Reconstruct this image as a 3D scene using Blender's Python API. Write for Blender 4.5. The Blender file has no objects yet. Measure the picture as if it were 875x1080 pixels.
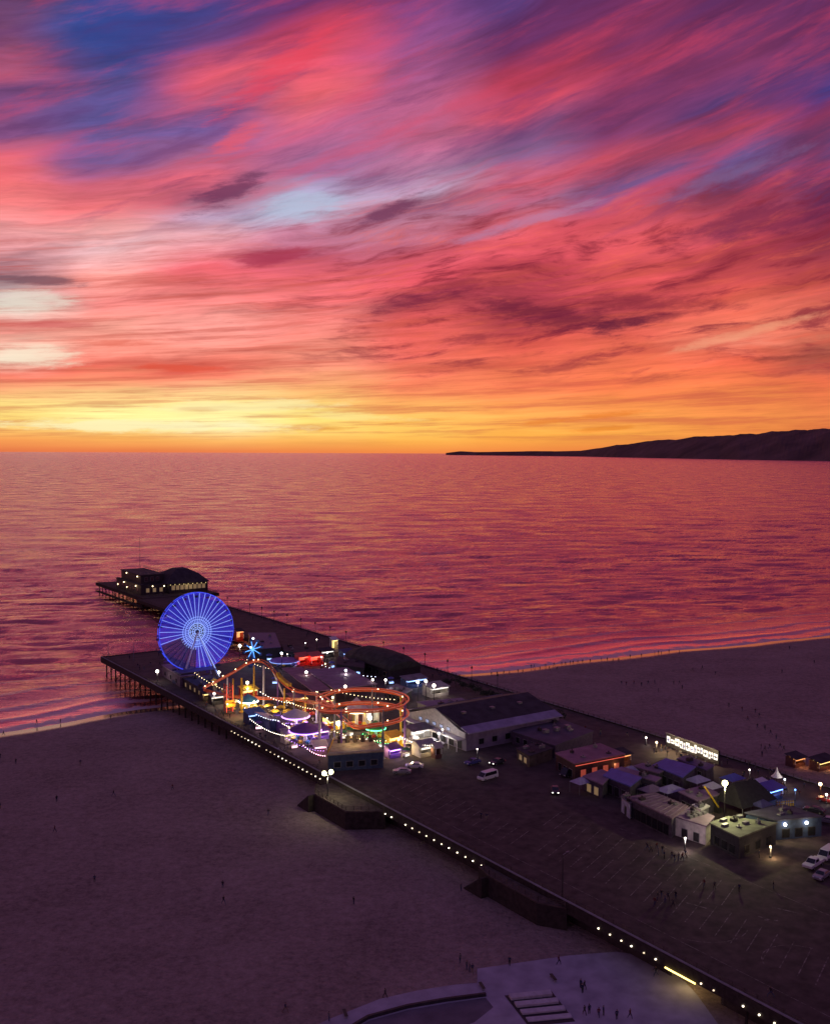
import bpy, bmesh, math, random
from mathutils import Vector, Matrix
random.seed(11)
SC = bpy.context.scene
COL = SC.collection
R = math.radians

# ------------------------------------------------------------------ camera geometry
FPX, HC = 1080.0, 86.0
ROLL, PITCH, AX = R(.25), math.atan(63/1080.0), R(34.6)
CA, SA = math.cos(AX), math.sin(AX)

def ray(px, py):
    x = (px-437.5)/FPX; y = -(py-540)/FPX
    c, s = math.cos(ROLL), math.sin(ROLL)
    x, y = x*c-y*s, x*s+y*c
    cp, sp = math.cos(PITCH), math.sin(PITCH)
    return Vector((x, cp+y*sp, -sp+y*cp))

def P(u, v, z=0.0):
    """pier frame (u out to sea, v to the north) to world"""
    return Vector((-SA*u+CA*v, CA*u+SA*v, z))

def UV(x, y):
    return (-SA*x+CA*y, CA*x+SA*y)

def AT(px, py, z):
    """where the sight line of the survey photo meets the level z, in the pier frame"""
    d = ray(px, py); t = (z-HC)/d.z
    return UV(d.x*t, d.y*t)

def azel(px, py):
    d = ray(px, py).normalized()
    return math.degrees(math.atan2(d.x, d.y)), math.degrees(math.asin(d.z))

DECK = 7.0

# ------------------------------------------------------------------ materials
def s2l(c):
    c = c/255.0
    return c/12.92 if c <= .04045 else ((c+.055)/1.055)**2.4

def lin(rgb): return tuple(s2l(c) for c in rgb)+(1.0,)

MATS = {}
def mat(name, col, rough=.7, metal=0.0, vary=.35, scale=1.2, bump=0.0, spec=.4):
    """surface with a noise-broken base colour"""
    if name in MATS: return MATS[name]
    m = bpy.data.materials.new(name); m.use_nodes = True
    nt = m.node_tree; b = nt.nodes['Principled BSDF']
    tc = nt.nodes.new('ShaderNodeTexCoord')
    n = nt.nodes.new('ShaderNodeTexNoise'); n.inputs['Scale'].default_value = scale; n.inputs['Detail'].default_value = 6
    nt.links.new(tc.outputs['Object'], n.inputs['Vector'])
    r = nt.nodes.new('ShaderNodeValToRGB')
    r.color_ramp.elements[0].position = .3; r.color_ramp.elements[1].position = .72
    r.color_ramp.elements[0].color = tuple(c*(1-vary) for c in col)+(1,)
    r.color_ramp.elements[1].color = tuple(min(1, c*(1+vary*.5)) for c in col)+(1,)
    nt.links.new(n.outputs['Fac'], r.inputs['Fac']); nt.links.new(r.outputs['Color'], b.inputs['Base Color'])
    b.inputs['Roughness'].default_value = rough; b.inputs['Metallic'].default_value = metal
    b.inputs['Specular IOR Level'].default_value = spec
    if bump:
        bp = nt.nodes.new('ShaderNodeBump'); bp.inputs['Strength'].default_value = bump; bp.inputs['Distance'].default_value = .05
        nt.links.new(n.outputs['Fac'], bp.inputs['Height']); nt.links.new(bp.outputs['Normal'], b.inputs['Normal'])
    MATS[name] = m
    return m

def glow(name, col, strength):
    if name in MATS: return MATS[name]
    m = bpy.data.materials.new(name); m.use_nodes = True
    b = m.node_tree.nodes['Principled BSDF']
    b.inputs['Base Color'].default_value = (.2, .2, .2, 1)
    b.inputs['Emission Color'].default_value = tuple(col)+(1,); b.inputs['Emission Strength'].default_value = strength
    MATS[name] = m
    return m

M_dark = mat('dark_paint', (.035, .03, .035), .6)
M_wood = mat('weathered_wood', (.11, .085, .07), .85, vary=.5, scale=.8)
M_pile = mat('tarred_timber', (.045, .035, .03), .9, vary=.5)
M_conc = mat('pale_concrete', (.34, .33, .36), .85, vary=.3, scale=.5)
M_white = mat('white_paint', (.72, .71, .70), .5, vary=.15)
M_cream = mat('cream_plaster', (.5, .46, .40), .8, vary=.2)
M_grey = mat('grey_metal', (.25, .25, .27), .5, .4)
M_tar = mat('tar_roof', (.05, .045, .055), .8, vary=.5, scale=.4)
M_mauveroof = mat('mauve_roof', (.27, .19, .27), .7, vary=.3, scale=.35)
M_pinkroof = mat('pink_roof', (.30, .16, .22), .7, vary=.3, scale=.35)
M_greyroof = mat('grey_roof', (.22, .21, .25), .7, vary=.4, scale=.4)
M_greenroof = mat('green_grey_roof', (.15, .16, .12), .75, vary=.45, scale=.5)
M_bluetarp = mat('blue_roof', (.11, .13, .46), .5, vary=.2, scale=.6)
M_blue = mat('navy_wall', (.05, .07, .17), .7, vary=.3)
M_navyroof = mat('navy_roof', (.09, .08, .2), .6, vary=.3)
M_red = mat('red_paint', (.5, .035, .025), .4, vary=.2)
M_yellow = mat('yellow_paint', (.75, .5, .04), .45, vary=.2)
M_brick = mat('brick_wall', (.16, .075, .06), .85, vary=.35, scale=2)
M_purple = mat('purple_canvas', (.2, .1, .38), .7, vary=.2)
M_green = mat('green_paint', (.05, .25, .1), .6)
M_cyan = mat('cyan_paint', (.08, .3, .5), .5)
M_glass = mat('dark_glass', (.015, .016, .02), .08, vary=.1, spec=.8)
M_rubber = mat('black_rubber', (.02, .02, .02), .8)
M_skin = mat('skin', (.35, .2, .14), .6, vary=.1)
M_hair = mat('hair', (.025, .017, .012), .6)
G_warm = glow('warm_bulb', (1, .72, .38), 9)
G_white = glow('white_bulb', (1, .86, .7), 10)
G_cool = glow('cool_bulb', (.75, .85, 1), 9)
G_edge = [glow('edge_bulb', (1, .83, .62), 5.0), glow('edge_bulb_fair', (1, .80, .56), 3.0), glow('edge_bulb_weak', (1, .76, .5), 1.5)]
G_sodium = glow('greenish_bulb', (1, .92, .42), 12)
G_red = glow('red_led', (1, .15, .05), .45)
G_redhot = glow('red_lamp', (1, .1, .05), 2)
G_orange = glow('orange_lamp', (1, .38, .12), 1.4)
G_purple = glow('purple_led', (.6, .25, 1), 4)
G_blue = glow('blue_lamp', (.12, .3, 1), 6)
G_cyan = glow('cyan_led', (.08, .34, 1), 1.5)
G_green = glow('green_lamp', (.1, 1, .35), 5)
G_spoke = glow('spoke_led', (.30, .44, 1.0), 1.3)
G_rim = glow('rim_led', (.03, .07, 1.0), .9)
G_net = glow('deep_blue_glow_fill', (.003, .006, .46), 1.0)  # stands for the overexposed blue glow between the spokes
G_hub = glow('hub_led', (.28, .42, 1.0), 1.1)
G_panel = glow('lit_panel', (1, .93, .85), 1.3)
G_window = glow('lit_window', (1, .62, .25), .16)
G_tube = glow('yellow_tube', (1, .75, .2), 4)

# ------------------------------------------------------------------ mesh builder
class MB:
    def __init__(s): s.v = []; s.f = []; s.m = []
    def add(s, vs, fs, m=0):
        o = len(s.v); s.v += [tuple(p) for p in vs]
        for f in fs: s.f.append([o+i for i in f]); s.m.append(m)
        return s
    def box(s, x0, x1, y0, y1, z0, z1, m=0):
        return s.add([(x0,y0,z0),(x1,y0,z0),(x1,y1,z0),(x0,y1,z0),(x0,y0,z1),(x1,y0,z1),(x1,y1,z1),(x0,y1,z1)],
            [(0,3,2,1),(4,5,6,7),(0,1,5,4),(1,2,6,5),(2,3,7,6),(3,0,4,7)], m)
    def tube(s, p, q, r, n=6, m=0, r2=None):
        p, q = Vector(p), Vector(q); d = (q-p)
        if d.length < 1e-6: return s
        d.normalize(); a = d.orthogonal().normalized(); b = d.cross(a); r2 = r if r2 is None else r2
        vs = []
        for c, rr in ((p, r), (q, r2)):
            for i in range(n):
                t = 2*math.pi*i/n; vs.append(c+(a*math.cos(t)+b*math.sin(t))*rr)
        fs = [(i, (i+1) % n, n+(i+1) % n, n+i) for i in range(n)]+[tuple(range(n))[::-1], tuple(range(n, 2*n))]
        return s.add(vs, fs, m)
    def path(s, pts, r, n=6, m=0, closed=False):
        pts = [Vector(p) for p in pts]; k = len(pts); vs = []
        for i, p in enumerate(pts):
            if closed: d = pts[(i+1) % k]-pts[i-1]
            else: d = pts[min(i+1, k-1)]-pts[max(i-1, 0)]
            d.normalize(); up = Vector((0,0,1)) if abs(d.z) < .95 else Vector((1,0,0))
            a = d.cross(up).normalized(); b = a.cross(d)
            for j in range(n):
                t = 2*math.pi*j/n; vs.append(p+(a*math.cos(t)+b*math.sin(t))*r)
        fs = []
        for i in range(k if closed else k-1):
            i2 = (i+1) % k
            for j in range(n): fs.append((i*n+j, i*n+(j+1) % n, i2*n+(j+1) % n, i2*n+j))
        if not closed: fs += [tuple(range(n))[::-1], tuple(range((k-1)*n, k*n))]
        return s.add(vs, fs, m)
    def prism(s, poly, z0, z1, m=0, mtop=None, inset=0):
        n = len(poly); a = sum(poly[i][0]*poly[(i+1) % n][1]-poly[(i+1) % n][0]*poly[i][1] for i in range(n))
        if a < 0: poly = poly[::-1]
        z1s = z1 if isinstance(z1, (list, tuple)) else [z1]*n
        if a < 0 and isinstance(z1, (list, tuple)): z1s = list(z1)[::-1]
        vs = [(x, y, z0) for x, y in poly]+[(x, y, z) for (x, y), z in zip(poly, z1s)]
        s.add(vs, [tuple(range(n))[::-1]]+[(i, (i+1) % n, n+(i+1) % n, n+i) for i in range(n)], m)
        s.add(vs[n:], [tuple(range(n))], m if mtop is None else mtop)
        return s
    def lathe(s, prof, c=(0,0,0), n=16, m=0):
        vs = []; cx, cy, cz = c; k = len(prof)
        for r, z in prof:
            for i in range(n):
                t = 2*math.pi*i/n; vs.append((cx+r*math.cos(t), cy+r*math.sin(t), cz+z))
        fs = [(j*n+i, j*n+(i+1) % n, (j+1)*n+(i+1) % n, (j+1)*n+i) for j in range(k-1) for i in range(n)]
        fs += [tuple(range(n))[::-1], tuple(range((k-1)*n, k*n))]
        return s.add(vs, fs, m)
    def ball(s, c, r, n=8, m=0, sz=1.0):
        k = max(4, n//2+1)
        return s.lathe([(r*math.sin(math.pi*(i+.02)/(k-1+.04)), -r*sz*math.cos(math.pi*(i+.02)/(k-1+.04))) for i in range(k)], c, n, m)
    def build(s, name, mats, parent=None, loc=(0,0,0), rot=0, smooth=False):
        if not isinstance(mats, (list, tuple)): mats = [mats]
        me = bpy.data.meshes.new(name); me.from_pydata(s.v, [], s.f)
        for m in mats: me.materials.append(m)
        me.polygons.foreach_set('material_index', s.m)
        if smooth: me.polygons.foreach_set('use_smooth', [True]*len(s.f))
        me.update()
        o = bpy.data.objects.new(name, me); COL.objects.link(o)
        o.location = loc; o.rotation_euler = (0, 0, rot)
        if parent: o.parent = parent
        return o

def tag(o, label=None, cat=None, group=None, kind=None):
    if label: o['label'] = label
    if cat: o['category'] = cat
    if group: o['group'] = group
    if kind: o['kind'] = kind
    return o

def thing(name, label, cat, u, v, z=DECK, rot=0.0, group=None):
    """Empty at the base of a thing; its local x runs north (v) and local y out to sea (u) when rot is 0"""
    o = bpy.data.objects.new(name, None); COL.objects.link(o)
    o.location = P(u, v, z); o.rotation_euler = (0, 0, AX+rot); o.empty_display_size = .5
    return tag(o, label, cat, group)

def copy_tree(o, parent=None):
    c = o.copy(); COL.objects.link(c)
    if parent: c.parent = parent
    for ch in list(o.children): copy_tree(ch, c)
    return c

def lamp_light(parent, loc, col, watts, r=.35, name='lamp_glow'):
    l = bpy.data.lights.new(name, 'POINT'); l.color = col; l.energy = watts; l.shadow_soft_size = r
    o = bpy.data.objects.new(name, l); COL.objects.link(o); o.parent = parent; o.location = loc
    return o

# ------------------------------------------------------------------ node helpers
class NG:
    def __init__(s, nt): s.nt = nt
    def n(s, t, **k):
        nd = s.nt.nodes.new(t)
        for a, b in k.items(): setattr(nd, a, b)
        return nd
    def put(s, sock, val):
        if hasattr(val, 'links') or hasattr(val, 'is_output'): s.nt.links.new(val, sock)
        else: sock.default_value = val
    def m(s, op, a, b=0.0, c=0.0, clamp=False):
        nd = s.n('ShaderNodeMath', operation=op); nd.use_clamp = clamp
        s.put(nd.inputs[0], a); s.put(nd.inputs[1], b)
        if len(nd.inputs) > 2: s.put(nd.inputs[2], c)
        return nd.outputs[0]
    def comb(s, x, y, z=0.0):
        nd = s.n('ShaderNodeCombineXYZ')
        for i, q in enumerate((x, y, z)): s.put(nd.inputs[i], q)
        return nd.outputs[0]
    def noise(s, vec, scale=1, detail=6, rough=.55, dist=0.0, col=False):
        nd = s.n('ShaderNodeTexNoise'); s.put(nd.inputs['Vector'], vec)
        nd.inputs['Scale'].default_value = scale; nd.inputs['Detail'].default_value = detail
        nd.inputs['Roughness'].default_value = rough; nd.inputs['Distortion'].default_value = dist
        return nd.outputs['Color' if col else 'Fac']
    def mix(s, f, a, b, mode='MIX'):
        nd = s.n('ShaderNodeMix', data_type='RGBA', blend_type=mode)
        s.put(nd.inputs[0], f); s.put(nd.inputs[6], a); s.put(nd.inputs[7], b)
        return nd.outputs[2]
    def ramp(s, f, stops, interp='LINEAR'):
        nd = s.n('ShaderNodeValToRGB'); cr = nd.color_ramp; cr.interpolation = interp
        stops = sorted(stops, key=lambda q: q[0])
        cr.elements[0].position = stops[0][0]; cr.elements[0].color = stops[0][1]
        cr.elements[1].position = stops[-1][0]; cr.elements[1].color = stops[-1][1]
        for p, c in stops[1:-1]:
            e = cr.elements.new(p); e.color = c
        s.put(nd.inputs[0], f)
        return nd.outputs[0]
    def smooth(s, x, a, b):
        nd = s.n('ShaderNodeMapRange', interpolation_type='SMOOTHSTEP')
        s.put(nd.inputs[0], x); nd.inputs[1].default_value = a; nd.inputs[2].default_value = b
        return nd.outputs[0]
# ------------------------------------------------------------------ sky: dusk gradient, afterglow, cloud sheets
world = bpy.data.worlds.new('World'); SC.world = world; world.use_nodes = True
wt = world.node_tree; wt.nodes.clear(); g = NG(wt)
tc = g.n('ShaderNodeTexCoord'); sep = g.n('ShaderNodeSeparateXYZ'); wt.links.new(tc.outputs['Generated'], sep.inputs[0])
DX, DY, DZ = sep.outputs[0], sep.outputs[1], sep.outputs[2]
az = g.m('MULTIPLY', g.m('ARCTAN2', DX, DY), 180/math.pi)
el = g.m('MULTIPLY', g.m('ARCSINE', DZ), 180/math.pi)
el = g.m('MAXIMUM', el, 0.0)
azc = g.m('MINIMUM', g.m('MAXIMUM', az, -27.0), 27.0)
SH = .0136
shear = lambda a, e: e*(1-SH*a)
def streak_c(a, e): return g.m('MULTIPLY', e, g.m('SUBTRACT', 1.0, g.m('MULTIPLY', a, SH)))
c0 = streak_c(azc, el)
lowfade = g.smooth(el, 0.3, 7.0)
# slow warp of the streaks
wv = g.comb(g.m('MULTIPLY', az, .10), g.m('MULTIPLY', c0, .30), 3.1)
wn = g.n('ShaderNodeSeparateColor'); wt.links.new(g.noise(wv, 1.0, 3, .5, 0.0, col=True), wn.inputs[0])
c1 = g.m('ADD', c0, g.m('MULTIPLY', g.m('MULTIPLY', g.m('SUBTRACT', wn.outputs[0], .5), 2.6), lowfade))
a1 = g.m('ADD', azc, g.m('MULTIPLY', g.m('SUBTRACT', wn.outputs[1], .5), 7.0))
# fine wispy streaks
fv = g.comb(g.m('MULTIPLY', a1, .11), g.m('MULTIPLY', c1, .95), 9.7)
fine = g.noise(fv, 1.0, 10, .68, 0.0)
c2 = g.m('ADD', c1, g.m('MULTIPLY', g.m('MULTIPLY', g.m('SUBTRACT', fine, .5), 1.7), g.smooth(el, 0.0, 4.0)))
CMAX = 36.0
cn = g.m('DIVIDE', c2, CMAX)
SKY = {
 -2: [(0,(95,60,105)),(40,(130,72,115)),(75,(170,75,110)),(100,(120,70,125)),(140,(135,78,130)),(165,(225,90,105)),(195,(246,105,108)),(225,(250,125,125)),(250,(240,155,155)),(275,(205,140,150)),(293,(130,90,100)),(308,(190,165,165)),(325,(228,215,200)),(345,(235,125,115)),(362,(240,165,145)),(376,(246,226,200)),(392,(235,110,88)),(408,(240,150,100)),(425,(252,215,120)),(446,(255,215,105)),(464,(245,150,60)),(477,(225,110,45))],
 110: [(0,(45,68,142)),(50,(56,66,138)),(95,(88,74,140)),(128,(92,80,148)),(165,(120,85,145)),(192,(210,92,115)),(225,(250,112,118)),(250,(246,165,165)),(262,(235,185,190)),(290,(246,150,140)),(320,(246,128,122)),(345,(240,150,132)),(362,(246,150,130)),(386,(238,98,76)),(405,(246,160,105)),(425,(255,225,135)),(442,(255,240,150)),(462,(250,175,72)),(477,(232,115,45))],
 220: [(0,(60,58,130)),(35,(105,62,125)),(60,(185,68,112)),(88,(228,76,100)),(112,(190,84,125)),(135,(112,84,150)),(160,(165,92,135)),(182,(225,90,112)),(208,(160,75,105)),(225,(190,160,190)),(250,(236,165,175)),(285,(228,85,98)),(310,(245,112,112)),(345,(248,150,138)),(372,(246,135,115)),(390,(232,92,70)),(405,(250,165,115)),(425,(255,232,140)),(450,(255,242,165)),(465,(250,178,80)),(477,(235,120,48))],
 325: [(0,(105,48,110)),(35,(200,50,88)),(75,(228,70,98)),(105,(238,92,106)),(140,(190,92,138)),(175,(155,105,155)),(200,(172,165,200)),(218,(176,184,212)),(242,(200,130,160)),(265,(175,66,92)),(288,(235,92,104)),(320,(242,105,108)),(345,(245,128,118)),(385,(246,138,108)),(410,(248,170,95)),(436,(255,222,112)),(455,(255,210,100)),(466,(248,170,65)),(477,(238,125,42))],
 437: [(0,(118,58,122)),(50,(150,76,136)),(110,(178,85,130)),(150,(190,92,132)),(180,(178,120,160)),(203,(188,160,190)),(220,(150,82,110)),(242,(196,125,155)),(268,(205,75,95)),(300,(228,70,86)),(325,(165,52,68)),(345,(232,80,78)),(390,(242,105,75)),(412,(246,130,72)),(440,(252,188,78)),(456,(254,195,75)),(466,(250,170,50)),(477,(240,130,36))],
 550: [(0,(82,50,112)),(50,(108,42,92)),(85,(180,46,82)),(110,(214,60,86)),(138,(125,75,125)),(160,(132,92,140)),(198,(214,84,110)),(222,(170,108,145)),(248,(232,80,92)),(285,(202,57,76)),(315,(165,46,64)),(345,(170,50,62)),(368,(228,76,62)),(405,(244,115,60)),(440,(250,165,58)),(460,(250,168,42)),(477,(240,128,32))],
 660: [(0,(106,40,90)),(75,(150,46,90)),(125,(124,55,108)),(155,(186,64,90)),(182,(145,66,105)),(202,(112,78,132)),(232,(212,70,86)),(262,(228,74,78)),(300,(212,64,70)),(330,(185,58,64)),(358,(226,84,66)),(400,(240,108,50)),(440,(245,148,48)),(460,(245,158,38)),(477,(235,120,30))],
 770: [(0,(100,40,90)),(65,(128,50,100)),(100,(86,56,116)),(130,(140,50,90)),(150,(176,56,86)),(176,(96,78,138)),(200,(124,52,88)),(232,(196,60,76)),(270,(170,47,64)),(310,(222,75,62)),(345,(232,108,76)),(362,(232,122,95)),(382,(225,82,50)),(404,(234,108,48)),(440,(236,132,45)),(460,(236,132,36)),(477,(225,105,28))],
 872: [(0,(92,40,90)),(55,(104,50,108)),(95,(60,50,122)),(130,(126,42,84)),(158,(100,58,108)),(200,(94,36,76)),(250,(122,37,62)),(300,(196,62,64)),(330,(222,98,76)),(352,(222,108,80)),(376,(165,72,58)),(400,(228,95,46)),(440,(226,118,44)),(477,(210,95,28))],
}
prev = None; col = None
for px in sorted(SKY):
    st = []
    for py, rgb in SKY[px]:
        a, e = azel(px, min(py, 476.5)); st.append((max(0, shear(a, max(e, 0)))/CMAX, lin(rgb)))
    top = st[0]
    if top[0] < .93: st.append((1.0, tuple(q*.8 for q in top[1][:3])+(1,)))
    r_ = g.ramp(cn, st)
    a = azel(px, 400)[0]
    if col is None: col = r_
    else: col = g.mix(g.smooth(a1, prev, a), col, r_)
    prev = a
# light and dark inside the cloud sheet
low = g.noise(g.comb(g.m('MULTIPLY', az, .10), g.m('MULTIPLY', c0, 2.3), 21.0), 1.0, 9, .66, 0.0)
lowband = g.m('MULTIPLY', g.smooth(el, 14.0, 8.0), g.smooth(el, .2, 1.2))
lum = g.m('ADD', 1.03, g.m('ADD', g.m('MULTIPLY', g.m('SUBTRACT', fine, .5), g.m('ADD', .25, g.m('MULTIPLY', lowfade, 1.25))), g.m('MULTIPLY', g.m('MULTIPLY', g.m('SUBTRACT', low, .5), lowband), 1.3)))
vm = g.n('ShaderNodeVectorMath', operation='SCALE'); wt.links.new(col, vm.inputs[0]); wt.links.new(lum, vm.inputs[3]); col = vm.outputs[0]
red = g.m('MULTIPLY', g.m('MULTIPLY', g.smooth(low, .52, .38), lowband), .38)
col = g.mix(red, col, lin((222, 78, 58)))
hs = g.n('ShaderNodeHueSaturation'); hs.inputs['Saturation'].default_value = .95; wt.links.new(col, hs.inputs['Color']); col = hs.outputs[0]
# separate cloud banks: (px, py, half width, half height, tilt, colour, strength, threshold)
wisp = g.noise(g.comb(g.m('MULTIPLY', az, .34), g.m('MULTIPLY', c0, 1.6), 4.4), 1.0, 9, .70, .15)
brk = g.noise(g.comb(g.m('MULTIPLY', az, .20), g.m('MULTIPLY', c1, 1.5), 33.0), 1.0, 10, .66, 0.0)
bf = g.m('MULTIPLY', g.m('MULTIPLY', g.smooth(el, 2.2, 6.0), g.smooth(el, 17.0, 11.0)), g.m('ADD', .22, g.m('MULTIPLY', g.smooth(az, -14.0, 2.0), .78)))
upf = g.m('MULTIPLY', g.smooth(el, 9.0, 14.0), g.smooth(el, 40.0, 30.0))
upn = g.noise(g.comb(g.m('MULTIPLY', g.m('SUBTRACT', az, g.m('MULTIPLY', el, .9)), .13), g.m('MULTIPLY', g.m('SUBTRACT', el, g.m('MULTIPLY', az, .30)), .55), 51.0), 1.0, 10, .64, .15)
col = g.mix(g.m('MULTIPLY', g.m('MULTIPLY', g.smooth(upn, .48, .70), upf), .36), col, lin((236, 74, 98)))
col = g.mix(g.m('MULTIPLY', g.m('MULTIPLY', g.smooth(upn, .48, .34), upf), .38), col, lin((92, 52, 108)))
col = g.mix(g.m('MULTIPLY', g.m('MULTIPLY', g.smooth(brk, .49, .66), bf), .78), col, lin((132, 38, 58)))
col = g.mix(g.m('MULTIPLY', g.m('MULTIPLY', g.smooth(brk, .47, .33), bf), .35), col, lin((250, 110, 84)))
def bank(px, py, wx, wy, tilt, rgb, k, thr=.44, soft=.30):
    global col
    a0, e0 = azel(px, py); d = .0531
    x = g.m('SUBTRACT', az, a0); y = g.m('SUBTRACT', el, e0)
    ct, st = math.cos(R(tilt)), math.sin(R(tilt))
    xx = g.m('DIVIDE', g.m('ADD', g.m('MULTIPLY', x, ct), g.m('MULTIPLY', y, st)), wx*d)
    yy = g.m('DIVIDE', g.m('SUBTRACT', g.m('MULTIPLY', y, ct), g.m('MULTIPLY', x, st)), wy*d)
    q = g.m('EXPONENT', g.m('MULTIPLY', g.m('ADD', g.m('MULTIPLY', xx, xx), g.m('MULTIPLY', yy, yy)), -1.0))
    f = g.smooth(g.m('ADD', wisp, g.m('MULTIPLY', g.m('SUBTRACT', q, .6), .55)), thr, thr+soft)
    f = g.m('MULTIPLY', g.m('MULTIPLY', f, g.smooth(q, .02, .5)), k)
    col = g.mix(f, col, lin(rgb))
for b_ in [
    (575, 334, 120, 20, -9, (104, 32, 58), .75), (520, 355, 90, 10, 4, (128, 38, 58), .6), (700, 335, 70, 8, 10, (120, 38, 58), .6), (480, 300, 60, 10, 6, (134, 42, 66), .6), (430, 318, 75, 14, 8, (120, 40, 66), .8), (690, 318, 110, 14, -4, (130, 42, 60), .7),
    (650, 345, 60, 14, 10, (100, 34, 58), .8), (800, 235, 110, 26, 10, (96, 34, 74), .6), (240, 203, 62, 15, 24, (112, 58, 92), .85),
    (415, 222, 50, 11, 24, (116, 60, 92), .85), (285, 272, 60, 12, 14, (170, 56, 82), .75), (40, 295, 70, 7, 0, (122, 84, 96), .8),
    (818, 378, 50, 5, 2, (140, 62, 56), .8), (195, 388, 60, 6, 0, (226, 84, 62), .7), (212, 432, 34, 3.5, 0, (214, 128, 62), .8),
    (350, 452, 40, 4, 4, (228, 150, 60), .6), (640, 452, 60, 4, 4, (228, 128, 42), .6), (60, 342, 60, 5, 2, (206, 96, 96), .6),
    (120, 362, 50, 5, 3, (232, 110, 90), .6), (620, 440, 90, 5, 6, (230, 120, 40), .6), (430, 445, 60, 4, 4, (226, 140, 50), .5),
    (320, 218, 60, 20, 4, (182, 190, 216), .8), (35, 318, 60, 14, 0, (232, 222, 206), .7), (40, 376, 70, 14, 0, (250, 232, 205), .75),
    (745, 192, 120, 11, 16, (122, 102, 150), .5), (560, 232, 120, 9, 14, (176, 130, 168), .6), (130, 30, 80, 42, 0, (46, 66, 142), .4, .40),
    (830, 95, 60, 20, 12, (60, 54, 118), .35, .42), (300, 70, 120, 18, 34, (236, 70, 92), .6), (250, 145, 60, 14, 34, (240, 92, 104), .6),
    (790, 350, 130, 7, 13, (242, 158, 124), .7), (250, 428, 130, 8, 2, (255, 240, 175), .65, .38), (150, 449, 180, 9, 0, (255, 244, 188), .85, .36), (380, 440, 90, 6, -3, (255, 232, 150), .6, .38)]:
    bank(*b_)
# away from the afterglow the sky is plain dusk
nis = g.n('ShaderNodeTexSky', sky_type='NISHITA'); nis.sun_disc = False; nis.sun_elevation = R(.5); nis.sun_rotation = R(-12); nis.altitude = 86
nv = g.n('ShaderNodeVectorMath', operation='SCALE'); wt.links.new(nis.outputs[0], nv.inputs[0]); nv.inputs[3].default_value = .05
dusk = g.mix(g.smooth(el, 0.0, 45.0), lin((132, 76, 116)), lin((72, 58, 106)))
va = g.n('ShaderNodeVectorMath', operation='ADD'); wt.links.new(dusk, va.inputs[0]); wt.links.new(nv.outputs[0], va.inputs[1]); dusk = va.outputs[0]
away = g.m('MAXIMUM', g.smooth(g.m('ABSOLUTE', g.m('ADD', az, 6.0)), 38.0, 100.0), g.smooth(el, 34.0, 75.0))
col = g.mix(away, col, dusk)
bg = g.n('ShaderNodeBackground'); wt.links.new(col, bg.inputs[0]); bg.inputs[1].default_value = 1.0
wo = g.n('ShaderNodeOutputWorld'); wt.links.new(bg.outputs[0], wo.inputs[0])
world.cycles.sampling_method = 'MANUAL'; world.cycles.sample_map_resolution = 512

sl = bpy.data.lights.new('afterglow_sun', 'SUN'); sl.energy = .05; sl.angle = R(70); sl.color = (1, .55, .3)
so = bpy.data.objects.new('afterglow_sun', sl); COL.objects.link(so)
so.rotation_euler = (R(88), 0, R(180+12))
# ------------------------------------------------------------------ terrain, sea, headland
def smoothstep(x, a, b):
    t = min(1, max(0, (x-a)/(b-a))); return t*t*(3-2*t)
def shore_u(v):
    base = 331-.137*max(0, v-108) if v > 108 else 331-.18*(108-max(v, 40))
    if v > 480: base = 280-.05*(v-480)
    return base+1.6*math.sin(v*.043)+1.0*math.sin(v*.11+1.3)
def beach_z(s):
    """height of the sand s metres inland of the waterline"""
    if s < 0: return s*.045
    return 2.2*(1-math.exp(-s/26.0))*.95+.1*smoothstep(s, 2, 10)

def grid_mesh(name, us, vs, fn, m, attr=None):
    V = []; A = []
    for u in us:
        for v in vs:
            p, q = fn(u, v); V.append(p); A.append(q)
    n = len(vs); Fc = [(i*n+j, i*n+j+1, (i+1)*n+j+1, (i+1)*n+j) for i in range(len(us)-1) for j in range(n-1)]
    me = bpy.data.meshes.new(name); me.from_pydata(V, [], Fc); me.materials.append(m)
    if attr:
        at_ = me.attributes.new(attr, 'FLOAT', 'POINT'); at_.data.foreach_set('value', A)
    me.polygons.foreach_set('use_smooth', [True]*len(Fc)); me.update()
    o = bpy.data.objects.new(name, me); COL.objects.link(o)
    return o

# sand
ms = bpy.data.materials.new('beach_sand'); ms.use_nodes = True
h = NG(ms.node_tree); b = ms.node_tree.nodes['Principled BSDF']
at_ = h.n('ShaderNodeAttribute'); at_.attribute_name = 'inland'
geo = h.n('ShaderNodeNewGeometry'); pos = geo.outputs['Position']
n1 = h.noise(pos, .05, 6, .6); n2 = h.noise(pos, .55, 6, .65); n3 = h.noise(pos, 1.6, 6, .75)
dry = h.ramp(h.m('ADD', h.m('MULTIPLY', n1, .25), h.m('ADD', h.m('MULTIPLY', n2, .35), h.m('MULTIPLY', n3, .4))), [(.34, (.14, .102, .092, 1)), (.47, (.285, .212, .192, 1)), (.66, (.47, .352, .32, 1))])
wetf = h.smooth(h.m('ADD', at_.outputs['Fac'], h.m('MULTIPLY', h.m('SUBTRACT', n1, .5), 8.0)), 4.0, 12.0)
cc = h.mix(wetf, (.07, .05, .05, 1), dry); h.put(b.inputs['Base Color'], cc)
h.put(b.inputs['Roughness'], h.m('ADD', .13, h.m('MULTIPLY', wetf, .8)))
h.put(b.inputs['Specular IOR Level'], h.m('SUBTRACT', 1.0, h.m('MULTIPLY', wetf, .85)))
vor = h.n('ShaderNodeTexVoronoi'); ms.node_tree.links.new(pos, vor.inputs['Vector']); vor.inputs['Scale'].default_value = .9
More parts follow.
